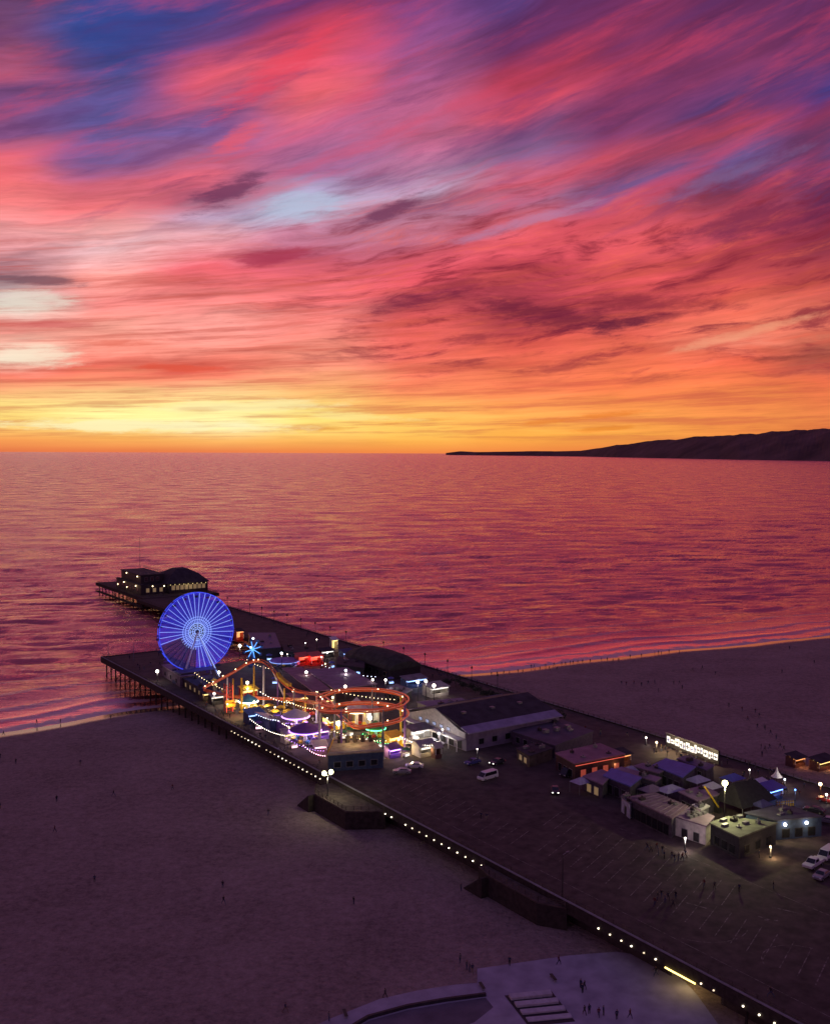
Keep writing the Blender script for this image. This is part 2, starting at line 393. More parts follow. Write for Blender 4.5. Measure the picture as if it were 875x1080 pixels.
hh = h.m('ADD', h.m('MULTIPLY', n3, .6), h.m('ADD', h.m('MULTIPLY', n2, .8), h.m('MULTIPLY', h.smooth(vor.outputs['Distance'], 0, .45), .45)))
bp = h.n('ShaderNodeBump'); h.put(bp.inputs['Height'], hh); h.put(bp.inputs['Strength'], h.m('MULTIPLY', wetf, .9)); bp.inputs['Distance'].default_value = .45
ms.node_tree.links.new(bp.outputs[0], b.inputs['Normal'])
ss = [-40, -20, -10, -6, -3, -1, 0, 1, 2, 4, 6, 9, 12, 16, 22, 30, 40, 55, 75, 100, 130, 170, 210, 260, 330, 420, 600, 1200, 4000]
vs_ = [-4000, -1500, -700]+list(range(-400, 900, 12))+[1200, 2000, 4000]
def sand(s, v):
    z = beach_z(s)
    if 10 < s < 420: z += .10*math.sin(v*.13+s*.05)*math.sin(s*.09)+.05*math.sin(v*.31+s*.21)
    return tuple(P(shore_u(v)-s, v, z)), s
tag(grid_mesh('beach', ss, vs_, sand, ms, 'inland'), kind='structure')

# sea
mw = bpy.data.materials.new('sea_water'); mw.use_nodes = True
h = NG(mw.node_tree); b = mw.node_tree.nodes['Principled BSDF']
at_ = h.n('ShaderNodeAttribute'); at_.attribute_name = 'offshore'; S = at_.outputs['Fac']
geo = h.n('ShaderNodeNewGeometry'); pos = geo.outputs['Position']
mp = h.n('ShaderNodeMapping'); mw.node_tree.links.new(pos, mp.inputs[0]); mp.inputs['Rotation'].default_value = (0, 0, R(-14))
sx = h.n('ShaderNodeSeparateXYZ'); mw.node_tree.links.new(mp.outputs[0], sx.inputs[0])
def wv_(kx, ky, off, **k): return h.noise(h.comb(h.m('MULTIPLY', sx.outputs[0], kx), h.m('MULTIPLY', sx.outputs[1], ky), off), 1.0, **k)
swell = wv_(.014, .060, 0, detail=3, rough=.5)
chop = wv_(.035, .14, 5, detail=7, rough=.66)
rip = wv_(.30, .55, 9, detail=4, rough=.6)
gust = wv_(.017, .022, 2, detail=8, rough=.68)
hgt = h.m('ADD', h.m('MULTIPLY', swell, 2.0), h.m('ADD', h.m('MULTIPLY', chop, 3.6), h.m('ADD', h.m('MULTIPLY', rip, .9), h.m('MULTIPLY', gust, 6.5))))
bp = h.n('ShaderNodeBump'); bp.inputs['Strength'].default_value = 1.0; bp.inputs['Distance'].default_value = 1.0
calm = h.m('ADD', .06, h.m('MULTIPLY', h.smooth(S, 4, 110), .94))
h.put(bp.inputs['Height'], h.m('MULTIPLY', hgt, calm)); mw.node_tree.links.new(bp.outputs[0], b.inputs['Normal'])
fn_ = h.noise(pos, .22, 7, .68); fl = h.noise(pos, .03, 4, .5)
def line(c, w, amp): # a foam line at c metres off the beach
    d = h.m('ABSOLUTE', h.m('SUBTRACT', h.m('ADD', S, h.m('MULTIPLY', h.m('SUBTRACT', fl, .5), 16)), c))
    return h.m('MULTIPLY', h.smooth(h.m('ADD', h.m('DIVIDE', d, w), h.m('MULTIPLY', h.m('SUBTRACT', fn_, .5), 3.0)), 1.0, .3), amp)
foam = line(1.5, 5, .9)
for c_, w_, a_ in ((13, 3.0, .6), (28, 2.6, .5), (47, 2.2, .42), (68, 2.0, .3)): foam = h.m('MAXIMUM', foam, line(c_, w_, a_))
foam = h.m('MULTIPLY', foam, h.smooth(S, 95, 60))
h.put(b.inputs['Base Color'], h.mix(foam, (.97, .29, .31, 1), (.62, .6, .62, 1)))  # red of the reflected sunset put into the metallic water colour
h.put(b.inputs['Roughness'], h.m('ADD', h.m('MULTIPLY', h.m('ADD', .13, h.m('MULTIPLY', h.smooth(gust, .36, .66), .2)), h.m('ADD', .55, h.m('MULTIPLY', h.smooth(S, 40, 160), .45))), h.m('MULTIPLY', foam, .4)))
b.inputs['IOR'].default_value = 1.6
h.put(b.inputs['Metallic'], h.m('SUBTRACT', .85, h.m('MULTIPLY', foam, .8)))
from mathutils import noise as MN
rows = [-6.0]
while rows[-1] < 60000:
    D = (310+rows[-1])*1.08
    rows.append(rows[-1]+(min(max(1.2, .5*D*D/92880.0), rows[-1]*.05+4) if rows[-1] < 9000 else rows[-1]*.12))
azs = [-112, -100, -85, -70, -55, -42, -33, -28]+[-25+50*i/640 for i in range(641)]+[28, 33, 40, 46, 50]
CW, SW = math.cos(R(24)), math.sin(R(24))
def seaf(s, a):
    t = math.tan(R(a)+AX); v = max(-4000, min(200000, 320*t))
    for _ in range(4):
        k = smoothstep(s, 110, 500)
        u = shore_u(max(-400, min(900, v)))*(1-k)+300*k+s
        v = u*t
    z = 0.0
    if s < 115:
        ph = 3.5*math.sin(v*.021)+2.5*math.sin(v*.057+1)
        for c_, w_, a_ in ((13, 2.4, .45), (27, 3.0, .65), (45, 3.6, .8), (66, 4.5, .7), (90, 5, .6)):
            q = max(0, .5+.5*math.sin(v*.019+c_)+.25*math.sin(v*.051+c_*2)); z += a_*q*math.exp(-((s-c_-ph)/w_)**2)
    D = (310+s)*1.08; step = max(1.2, .5*D*D/92880.0)
    x_, y_ = v*CW-u*SW, v*SW+u*CW
    far = smoothstep(s, 20, 110)
    if s > 4 and -30 < a < 30:
        for lx, ly, am in ((10, 3.0, .50), (19, 5.4, 1.0), (32, 10, 1.6), (60, 21, 1.8), (100, 44, 1.6)):
            f = smoothstep(ly/step, 1.1, 2.4)
            if f <= 0 or (ly > 100 and s < 1200): continue
            q_ = MN.noise((x_/lx, y_/ly, lx*.37)); z += am*f*far*(.55*q_+.45*(.35-1.4*abs(q_)))
    return tuple(P(u, v, z)), s
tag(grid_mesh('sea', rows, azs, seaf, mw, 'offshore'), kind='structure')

# headland across the bay
mh = mat('headland_scrub', (.13, .075, .07), .95, vary=.6, scale=.002)  # base colour lightened and reddened in place of distance haze
prof = [(470, 477.5, 34000), (485, 475.6, 33000), (500, 476.4, 32000), (530, 476, 30000), (560, 475.5, 28500), (590, 475.4, 27000), (612, 474.8, 25500), (632, 472, 24000), (650, 468.2, 22500), (668, 466.6, 21500), (690, 463, 20500), (712, 461.8, 19500), (735, 458.6, 18600), (758, 458.4, 17800), (780, 455.4, 17000), (800, 455.6, 16400), (820, 452.6, 15900), (842, 450.6, 15400), (860, 451, 15000), (880, 449, 14500), (905, 447, 14000), (940, 449, 13300), (990, 446, 12500), (1080, 448, 11500), (1250, 452, 10000)]
V = []; Fc = []; NR = 12
fine_prof = []
for i in range(len(prof)-1):
    for k in range(6):
        t = k/6; a_, b_ = prof[i], prof[i+1]
        fine_prof.append(tuple(a_[j]*(1-t)+b_[j]*t for j in range(3)))
for i, (px, py, Y) in enumerate(fine_prof):
    d = ray(px, py); top = d*(Y/d.y); zt = max(6, HC+top.z); hdir = Vector((d.x, d.y, 0)).normalized()
    depth = min(.16*Y, max(300, zt*6))
    for k in range(NR):
        t = k/(NR-1)*2-1           # -1 front foot .. 1 back foot
        prof_h = (1-abs(t))**.85
        rg = math.sin(i*.83+k*1.1)*.5+math.sin(i*.37+k*.6+2)*.6+math.sin(i*1.9+k*2.3)*.35
        z = zt*prof_h*(1+.10*rg*(1-prof_h))+(.018*zt*rg if abs(t) < .1 else 0)-(2 if abs(t) == 1 else 0)
        q = Vector((top.x, top.y, 0))+hdir*(t*depth)
        V.append((q.x, q.y, z))
n_ = NR
for i in range(len(fine_prof)-1):
    for k in range(n_-1): Fc.append((i*n_+k, (i+1)*n_+k, (i+1)*n_+k+1, i*n_+k+1))
me = bpy.data.meshes.new('headland_hills'); me.from_pydata(V, [], Fc); me.materials.append(mh)
o = bpy.data.objects.new('headland_hills', me); COL.objects.link(o); tag(o, kind='structure')
# ------------------------------------------------------------------ the pier
EV = 122.0
pier = thing('pier', 'long timber pier on dark piles running from the beach out over the red sea', 'pier', 0, 0, 0)
dk = mat('deck_boards', (.085, .06, .055), .85, vary=.45, scale=.35, bump=.3)
m = MB()
main = [(EV, 20), (EV, 350), (186, 350), (186, 352), (216, 352), (216, 20)]
m.box(EV, 216, 20, 352, 6.2, DECK); m.box(EV, 144, 352, 388, 6.2, DECK); m.box(186, 216, 352, 530, 6.2, DECK); m.box(190, 233, 530, 612, 6.2, DECK)
m.build('deck', dk, pier)
# fascia beams, kerbs
m = MB()
m.box(EV-.25, EV, 20, 388, 5.2, 7.25); m.box(EV, 144, 388, 388.3, 5.4, 7.2); m.box(185.75, 186, 352, 530, 5.6, 7.2)
m.box(190, 233, 529.7, 530, 5.4, 7.2); m.box(189.7, 190, 529.7, 612, 5.4, 7.2); m.box(216, 216.25, 20, 530, 5.6, 7.25); m.box(144, 144.25, 352, 388, 5.6, 7.2)
m.build('fascia_beam', M_pile, pier)
m = MB(); m.box(EV-.1, EV+.25, 20, 388, 7.252, 7.42); m.box(215.75, 216.1, 20, 530, 7.252, 7.42); m.build('kerb', M_conc, pier)
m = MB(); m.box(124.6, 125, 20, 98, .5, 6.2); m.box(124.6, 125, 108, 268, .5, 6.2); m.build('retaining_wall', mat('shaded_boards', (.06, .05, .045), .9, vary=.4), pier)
def rail(m, pts, step=2.2, zz=DECK):
    for (x0, y0), (x1, y1) in zip(pts, pts[1:]):
        L = math.hypot(x1-x0, y1-y0); k = max(1, int(L/step))
        for i in range(k+1):
            t = i/k; x, y = x0+(x1-x0)*t, y0+(y1-y0)*t
            m.box(x-.06, x+.06, y-.06, y+.06, zz+.25, zz+1.1)
        for hz in (.5, .8, 1.12): m.tube((x0, y0, zz+hz), (x1, y1, zz+hz), .045, 4)
m = MB(); rail(m, [(EV+.3, 26), (EV+.3, 189)]); rail(m, [(EV+.3, 213), (EV+.3, 387), (143.6, 387), (143.6, 353)])
m.build('south_railing', M_wood, pier)
m = MB(); rail(m, [(215.4, 26), (215.4, 529)]); rail(m, [(186.5, 353), (186.5, 529)]); m.build('north_railing', M_wood, pier)
m = MB(); rail(m, [(190.5, 531), (190.5, 611), (232.5, 611), (232.5, 531), (217, 531)]); m.build('end_railing', M_wood, pier)
def pile(x, y, r=.24, zt=6.2):
    mm = MB(); mm.tube((x, y, -4), (x, y, zt), r*1.1, 7, r2=r); return mm.build('pile', M_pile, pier)
for i in range(22): pile(EV+.8, 384-i*5.2)
for v in (127, 132, 137, 142): pile(v, 386.5)
for i in range(9): pile(143, 383-i*4)
for v in range(192, 232, 5): pile(v, 531.5)
for v in range(192, 232, 6): pile(v, 539.5)
for i in range(13): pile(191, 537+i*6)
for i in range(9): pile(197, 536+i*8)
for i in range(10): pile(187.2, 524-i*12)
for i in range(6): pile(EV+.8, 92-i*11)
m = MB()
for k in range(5):
    m = MB(); m.tube((190.6, 531+k*14, .8), (190.6, 545+k*14, 5.8), .14, 5); m.build('cross_brace', M_pile, pier)
    m = MB(); m.tube((EV+.4, 384-k*10.4, .6), (EV+.4, 373.6-k*10.4, 5.8), .13, 5); m.build('cross_brace', M_pile, pier)
for v in (192, 205, 218): m = MB(); m.tube((v, 531.1, .8), (v+13, 531.1, 5.8), .14, 5); m.build('cross_brace', M_pile, pier)
m = MB(); m.box(187.5, 232, 527, 529.6, 2.6, 3.0); m.box(187.5, 189.6, 529.6, 606, 2.6, 3.0); m.build('lower_deck', M_pile, pier)
m = MB(); rail(m, [(232, 527.2), (187.7, 527.2), (187.7, 606)], 2.4, 3.0); m.build('lower_railing', M_wood, pier)
# little bulkhead lamps under the kerb
def edge_lamp(u):
    mm = MB(); mm.ball((EV-.42, u, 5.75), .165, 8, 0, .8); mm.box(EV-.3, EV-.25, u-.3, u+.3, 5.9, 6.2, 1)
    mm.build('edge_lamp', [G_edge[random.choice((0, 0, 1, 1, 2))], M_dark], pier)
us = [268.5-2.25*i for i in range(24)]+[198-2.65*i for i in range(19)]+[121-2.5*i for i in range(6)]+[99.5-2.6*i for i in range(9)]
for i, u in enumerate(us):
    if i in (9, 30, 51): continue
    edge_lamp(u+random.uniform(-.15, .15))
# lit underpass
m = MB(); m.box(EV-.5, EV-.34, 100.5, 106.5, 5.15, 5.35); m.build('tube_lamp', G_tube, pier)
m = MB(); m.box(128, 128.4, 98, 108, .4, 6.2); m.box(124.6, 128, 97.6, 98, .4, 6.2); m.box(124.6, 128, 108, 108.4, .4, 6.2); m.build('passage_wall', M_cream, pier)
lamp_light(pier, (124, 103.5, 4.6), (1, .75, .3), 130, .3, 'passage_light')

# stair and ramp bays hanging on the south side
def bay(label, u0, u1, v0, ramp):
    t = thing('beach_ramp', label, 'ramp', u0, EV-.3, 0)
    w = v0-(EV-.3); L = u1-u0
    m = MB(); m.prism([(0, 0), (0, L), (w*.55, L), (w, L*.8), (w, L*.2)], 1.6, 6.1); m.build('side_wall', M_pile, t)
    m = MB(); m.prism([(-.1, .1), (-.1, L-.1), (w*.55, L-.1), (w+.1, L*.8), (w+.1, L*.2)], 6.103, 6.35); m.build('landing', M_wood, t)
    m = MB(); rail(m, [(w+.2, L*.2), (w+.2, L*.8), (w*.55, L-.2), (-.3, L-.2)], 1.6, 6.3); rail(m, [(w+.2, L*.2), (-.3, .2)], 1.6, 6.3); m.build('handrail', M_wood, t)
    m = MB()
    for k in range(14): m.box(w-1.5, w+1.2, L*.8+.2+k*.45, L*.8+.65+k*.45, 1.4, 6.0-k*.32)
    m.build('steps', M_pile, t)
bay('dark boarded ramp bay beside the double lamp on the pier edge', 187.5, 211, 114.2, True)
bay('dark boarded stair bay below the parking deck, nearer the paved path', 129, 152, 118.8, True)

# parking deck surface with worn stall lines
pm = mat('parking_asphalt', (.088, .058, .056), .9, vary=.55, scale=.5, bump=.4)
m = MB(); m.add([(123, 22, 7.004), (206, 22, 7.004), (206, 128, 7.004), (164, 150, 7.004), (150, 205, 7.004), (123, 214, 7.004)], [(0, 1, 2, 3, 4, 5)])
o = m.build('parking_lot', pm, None, (0, 0, 0), AX); o.rotation_euler = (0, 0, AX); tag(o, kind='structure')
def worn(name, col, lo=.46):
    mm = bpy.data.materials.new(name); mm.use_nodes = True; hh = NG(mm.node_tree); bb = mm.node_tree.nodes['Principled BSDF']
    gp = hh.n('ShaderNodeNewGeometry').outputs['Position']
    f = hh.smooth(hh.noise(gp, 1.1, 7, .7), lo, lo+.16)
    hh.put(bb.inputs['Base Color'], hh.mix(f, (.08, .055, .055, 1), col)); bb.inputs['Roughness'].default_value = .85
    return mm
ml = worn('worn_white_paint', (.30, .24, .23, 1), .44)
m = MB(); Z = 7.008
def stripe(x0, y0, x1, y1, w=.16):
    d = Vector((x1-x0, y1-y0)).normalized(); n = Vector((-d.y, d.x))*w/2
    m.add([(x0+n.x, y0+n.y, Z), (x0-n.x, y0-n.y, Z), (x1-n.x, y1-n.y, Z), (x1+n.x, y1+n.y, Z)], [(0, 1, 2, 3)])
for i in range(21):
    u = 150-i*3.1
    stripe(133.5, u, 142.8, u+4.0)
    if i < 16: stripe(143.8, u+10, 152.5, u+13.9)
for i in range(14):
    u = 196-i*3.1
    stripe(131, u, 139, u+3.5, .13)
for i in range(8): stripe(160+i*3, 84, 163+i*3, 92)
def arc(cx, cy, r, a0, a1, w=.16):
    q = [(cx+r*math.cos(R(a0+(a1-a0)*k/14)), cy+r*math.sin(R(a0+(a1-a0)*k/14))) for k in range(15)]
    for a_, b_ in zip(q, q[1:]): stripe(*a_, *b_, w)
arc(137.5, 93, 6, 20, 150); arc(136, 112, 8, 200, 300)
stripe(145.3, 105.8, 147, 104.3, .35); stripe(145.6, 107.2, 146.4, 104, .3); stripe(139.5, 117.7, 140.7, 114.1, .35); stripe(150.5, 108, 152.4, 104, .3)
stripe(127.5, 30, 127.5, 200, .12); stripe(156, 60, 156, 150, .12)
o = m.build('parking_markings', ml, None, (0, 0, 0), AX); tag(o, kind='structure')

# ------------------------------------------------------------------ paved path and steps at the foot of the beach
cp = mat('purple_concrete', (.42, .38, .47), .85, vary=.25, scale=.35)
dp = mat('dark_paving', (.17, .14, .18), .85, vary=.35, scale=.3)
def poly_px(pts, z): return [AT(x, y, z)[::-1] for x, y in pts]
outer = [(310, 1092), (350, 1074), (400, 1054), (440, 1045), (478, 1039), (503, 1037), (503, 1022), (545, 1016), (600, 1008), (650, 1004), (700, 1012), (735, 1050), (760, 1085), (700, 1100), (600, 1115), (420, 1130)]
m = MB(); m.prism(poly_px(outer, 2.3), 1.9, 2.36)
o = m.build('paved_path', cp, None, (0, 0, 0), AX); tag(o, kind='structure')
inner = [(372, 1086), (390, 1076), (430, 1065), (470, 1058), (512, 1052), (520, 1062), (500, 1078), (440, 1098), (380, 1100)]
m = MB(); m.prism(poly_px(inner, 2.4), 2.0, 2.364)
o = m.build('sunken_court', dp, None, (0, 0, 0), AX); tag(o, kind='structure')
wl = [(368, 1086), (388, 1074), (430, 1062.5), (470, 1055.5), (512, 1050)]
a_ = poly_px(wl, 2.4); m = MB()
for p, q in zip(a_, a_[1:]):
    d = (Vector(q)-Vector(p)).normalized(); n = Vector((-d.y, d.x))*.22
    m.prism([(p[0]+n.x, p[1]+n.y), (p[0]-n.x, p[1]-n.y), (q[0]-n.x, q[1]-n.y), (q[0]+n.x, q[1]+n.y)], 2.0, 2.85)
c_ = a_[2]; t = thing('stair_shadow_wall', 'low curved dark wall standing for the stair shadow inside the paved path', 'wall', c_[1], c_[0], 0)  # dark wall built in place of the band of stair shadow
for i, p in enumerate(m.v): m.v[i] = (p[0]-c_[0], p[1]-c_[1], p[2])
m.build('wall', M_dark, t)
t = thing('beach_steps', 'four broad pale steps with dark gaps in the paved path', 'steps', *AT(560, 1062, 2.4), 2.36)
def qd(px0, py0, px1, py1, h):
    c = AT(560, 1062, 2.4); p = [AT(px0, py0, 2.4), AT(px1, py1, 2.4), AT(px1+2, py1+4.5, 2.4), AT(px0+3, py0+4.5, 2.4)]
    mm = MB(); mm.prism([(b-c[1], a-c[0]) for a, b in p], .005, h); mm.build('step', mat('pale_step', (.55, .52, .56), .8, vary=.2), t)
for k in range(4): qd(536+k*6, 1051+k*7.6, 580+k*7, 1046.5+k*7.6, .5-.1*k)
m = MB(); c = AT(560, 1062, 2.4); m.prism([(b-c[1], a-c[0]) for a, b in [AT(532, 1050, 2.4), AT(581, 1045, 2.4), AT(606, 1077, 2.4), AT(557, 1082, 2.4)]], .001, .06); m.build('step_base', M_dark, t)
for lab, px, py in (('low grey bench on the paved path beside the beach corner', 508, 1042), ('low bench at the near left bend of the paved path', 364, 1071), ('low bench on the paved path, closest to the pier', 583, 1033)):
    t = thing('bench', lab, 'bench', *AT(px, py, 2.36), 2.36, R(70))
    m = MB(); m.box(-1.0, 1.0, -.25, .25, .40, .48); m.build('seat', M_wood, t)
    for x in (-.8, .8): m = MB(); m.box(x-.08, x+.08, -.2, .2, 0, .40); m.build('leg', M_conc, t)
# ------------------------------------------------------------------ ferris wheel
HU, HV, HZ, WR = 333.4, 138.0, 23.5, 13.6
wheel = thing('ferris_wheel', 'giant ferris wheel glowing deep blue with white-blue spokes at the pier edge', 'ferris wheel', HU, HV, DECK)
hz = HZ-DECK
def ring(r, y, tr, m, mb, n=64): mb.path([(r*math.cos(2*math.pi*k/n), y, hz+r*math.sin(2*math.pi*k/n)) for k in range(n)], tr, 5, m, True)
m = MB(); ring(WR, -.7, .15, 0, m); ring(WR, .7, .15, 0, m)
for k in range(40):
    a = 2*math.pi*k/40; x, z = WR*math.cos(a), hz+WR*math.sin(a); m.tube((x, -.7, z), (x, .7, z), .07, 4, 1)
m.build('rim', [G_rim, M_blue], wheel)
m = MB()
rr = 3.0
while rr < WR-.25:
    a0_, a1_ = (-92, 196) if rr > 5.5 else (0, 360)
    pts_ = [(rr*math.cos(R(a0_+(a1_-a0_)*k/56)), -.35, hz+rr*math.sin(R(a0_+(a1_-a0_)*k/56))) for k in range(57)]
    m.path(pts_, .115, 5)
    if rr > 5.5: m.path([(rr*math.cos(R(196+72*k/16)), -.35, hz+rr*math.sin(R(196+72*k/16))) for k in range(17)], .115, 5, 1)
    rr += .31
m.build('glow_fill_net', [G_net, glow('faint_blue_glow_fill', (.004, .004, .075), 1.0)], wheel)  # glowing rings added to fill the wheel with its blue glow
for k in range(40):
    a = 2*math.pi*(k+.5)/40; deg = math.degrees(a)
    dim = 196 < deg < 268
    ca, sa = math.cos(a), math.sin(a); m = MB()
    ro = 6.2 if dim else WR
    for y in (-.75, .75):
        m.tube((3.0*ca, y, hz+3.0*sa), (ro*ca, y*.95, hz+ro*sa), .078, 4, 0 if y < 0 else 1)
        if dim: m.tube((ro*ca, y*.95, hz+ro*sa), (WR*ca, y*.95, hz+WR*sa), .11, 4, 1)
    m.build('spoke', [G_spoke, M_blue], wheel)
m = MB()
for r_, w_ in ((1.0, .12), (1.7, .14), (2.4, .12), (3.0, .16), (4.3, .1), (5.2, .09)): ring(r_, -.8, w_, 0, m, 40)
m.build('hub_ring', G_hub, wheel)
m = MB(); m.tube((0, -1.3, hz), (0, 1.3, hz), .55, 14); m.build('axle', M_blue, wheel)
for k in range(12):
    a = 2*math.pi*k/12; b2 = a+.5; m = MB()
    m.tube((.7*math.cos(a), -.85, hz+.7*math.sin(a)), (2.9*math.cos(b2), -.85, hz+2.9*math.sin(b2)), .10, 4); m.build('hub_arm', G_hub, wheel)
for y in (-2.2, 2.2):
    for sx_ in (-1, 1):
        m = MB(); m.tube((0, y*.55, hz), (sx_*6.8, y*1.5, .2), .27, 6, 0, .34)
        if y < 0 and sx_ > 0: m.tube((.3, y*.55-.3, hz-.6), (6.9, y*1.5-.36, .5), .14, 4, 1)
        m.build('support_leg', [M_white, G_spoke], wheel)
for k in range(20):
    a = 2*math.pi*k/20; x, z = (WR+.15)*math.cos(a), hz+(WR+.15)*math.sin(a)
    m = MB(); m.lathe([(.2, -1.9), (.75, -1.75), (.85, -1.15), (.8, -1.1)], (x, 0, z), 10); gd = m.build('gondola', M_blue if k % 2 else M_purple, wheel)
    m = MB(); m.tube((x, 0, z-1.1), (x, 0, z), .05, 4); m.lathe([(.95, -.35), (.5, -.1), (.05, .02)], (x, 0, z), 10); m.build('gondola_roof', M_purple, gd)
lamp_light(wheel, (0, -7, hz-6), (.05, .1, 1), 450, 2, 'wheel_glow')
lamp_light(wheel, (3, 6, hz-4), (.1, .12, 1), 400, 2, 'wheel_glow')
t = thing('wheel_platform', 'dark boarding station with a flat roof under the blue wheel', 'station', 327.5, 135.5)
m = MB(); m.box(-7, 7, -2.5, 4, 0, 1.1); m.build('platform', M_blue, t)
for x in (-6.5, 0, 5.5):
    for y in (-2, 1.5): m = MB(); m.box(x-.12, x+.12, y-.12, y+.12, 1.1, 4.2); m.build('post', M_grey, t)
m = MB(); m.box(-7.3, 6.2, -2.8, 2.3, 4.2, 4.5); m.build('roof', M_navyroof, t)
m = MB(); rail(m, [(-7, -2.4), (7, -2.4)], 1.4, 1.1); m.build('railing', M_grey, t)

# ------------------------------------------------------------------ roller coaster
CU, CV = 230.0, 142.0
coaster = thing('roller_coaster', 'red lit roller coaster with a lift hill and double ring on tall pale columns', 'roller coaster', CU, CV)
def L3(px, py, z):
    u, v = AT(px, py, z); return Vector((v-CV, u-CU, z-DECK))
ctrl = [L3(215, 725, 12), L3(228, 718, 14), L3(246, 708, 17.5), L3(262, 698.5, 20.2), L3(273, 696, 21), L3(282, 700, 20.6), L3(290, 709, 18.4), L3(297, 718, 16.2), L3(308, 726, 14.8), L3(322, 730, 15), L3(336, 732, 17.2)]
HR = 11.6
for k in range(1, 13):
    a = R(205-360*k/12+20); ctrl.append(Vector((HR*math.cos(a), HR*math.sin(a), 13.4-.03*k)))
for k in range(1, 13):
    a = R(225-360*k/12); ctrl.append(Vector((HR*math.cos(a), HR*math.sin(a), 13.0-min(k, 4)*.85-.03*k)))
for px, py, z in ((345, 742, 15), (330, 740, 13.5), (312, 737, 12), (290, 736, 10.5), (265, 735, 9.8), (240, 733, 9.8), (222, 729, 10.8)): ctrl.append(L3(px, py, z))
def catmull(pts, k=6):
    out = []; n = len(pts)
    for i in range(n):
        p0, p1, p2, p3 = pts[i-1], pts[i], pts[(i+1) % n], pts[(i+2) % n]
        for j in range(k):
            t = j/k
            out.append(.5*((2*p1)+(-p0+p2)*t+(2*p0-5*p1+4*p2-p3)*t*t+(-p0+3*p1-3*p2+p3)*t**3))
    return out
trk = catmull(ctrl)
side = []
for i, p in enumerate(trk):
    d = trk[(i+1) % len(trk)]-trk[i-1]; side.append(Vector((d.y, -d.x, 0)).normalized()*.6)
m = MB(); m.path([p+s for p, s in zip(trk, side)], .14, 5, 0, True); m.path([p-s for p, s in zip(trk, side)], .14, 5, 0, True)
m.path([p-Vector((0, 0, .55)) for p in trk], .22, 6, 0, True)
for i in range(0, len(trk), 2):
    m.tube(trk[i]+side[i], trk[i]-Vector((0, 0, .55)), .07, 4); m.tube(trk[i]-side[i], trk[i]-Vector((0, 0, .55)), .07, 4)
m.build('track', mat('coaster_red', (.8, .17, .05), .4, vary=.2), coaster)
m = MB()
i0, i1 = 0, 11*6; m.path([p+s*1.35-Vector((0, 0, .35)) for p, s in zip(trk[:27], side[:27])], .11, 5); m.build('light_strip', G_red, coaster); m = MB()
h0, h1 = 62, 62+24*6
m.path([p-s*1.3+Vector((0, 0, .1)) for p, s in zip(trk[h0:h1], side[h0:h1])], .13, 5); m.build('light_strip', G_red, coaster); m = MB(); m.path([p+s*1.3+Vector((0, 0, .1)) for p, s in zip(trk[h0:h1], side[h0:h1])], .10, 5)
m.build('light_strip', G_red, coaster)
for i in list(range(1, 26, 4))+list(range(h0, h1, 12)):
    m = MB(); m.ball(trk[i]+side[i]*1.4+Vector((0, 0, .3)), .17, 6); m.build('track_bulb', G_warm, coaster)
def column(u, v, ztop, r, mt, lean=None):
    x, y = v-CV, u-CU; m = MB()
    x2, y2 = (x, y) if lean is None else lean
    m.tube((x2, y2, 0), (x, y, ztop-DECK), r, 8, 0, r*.85); m.box(x2-.6, x2+.6, y2-.6, y2+.6, 0, .25); m.build('column', mt, coaster)
u, v = AT(255, 751, 7); column(u, v, 17.5, .36, M_yellow)
u, v = AT(278, 744, 7); column(u, v, 19.5, .36, M_white)
u, v = AT(287, 744, 7); column(u, v, 18.5, .3, M_white, (v-CV+4, u-CU-3))
u, v = AT(293, 746, 7); column(u, v, 16.8, .28, M_purple)
u, v = AT(310, 754, 7); column(u, v, 14.5, .28, M_grey); u, v = AT(334, 762, 7); column(u, v, 16, .34, M_white)
u, v = AT(240, 742, 7); column(u, v, 15.2, .3, M_white); u, v = AT(226, 738, 7); column(u, v, 13, .28, M_grey)
for px, py, zt in ((246, 748, 16.5), (268, 744, 19.5), (300, 752, 14.5), (322, 758, 14.0)):
    u, v = AT(px, py, 7); column(u, v, zt, .3, M_yellow)
for deg, mt in ((-5, M_yellow), (-48, M_purple), (-95, M_grey), (-150, M_purple), (160, M_white), (100, M_grey), (45, M_grey)):
    a = R(deg); column(CU+HR*math.sin(a), CV+HR*math.cos(a), 19.9, .34, mt)
m = MB()
for k in range(4):
    c = trk[40+k*2]; d = (trk[41+k*2]-trk[39+k*2]).normalized(); s_ = side[40+k*2]*1.05
    q = [c-d*.9-s_, c+d*.9-s_, c+d*.9+s_, c-d*.9+s_]
    m.add([p+Vector((0, 0, .2)) for p in q]+[p+Vector((0, 0, 1.1)) for p in q], [(0,3,2,1),(4,5,6,7),(0,1,5,4),(1,2,6,5),(2,3,7,6),(3,0,4,7)])
m.build('train', M_yellow, coaster)
lamp_light(coaster, (0, 0, 9), (1, .45, .2), 800, 1.0, 'ring_glow')
for px, py in ((250, 757), (281, 752), (336, 768), (424, 796), (404, 800), (300, 752)):
    u, v = AT(px, py, 7); lamp_light(coaster, (v-CV, u-CU, 2.2), (1, .72, .3), 420, .5, 'column_uplight')

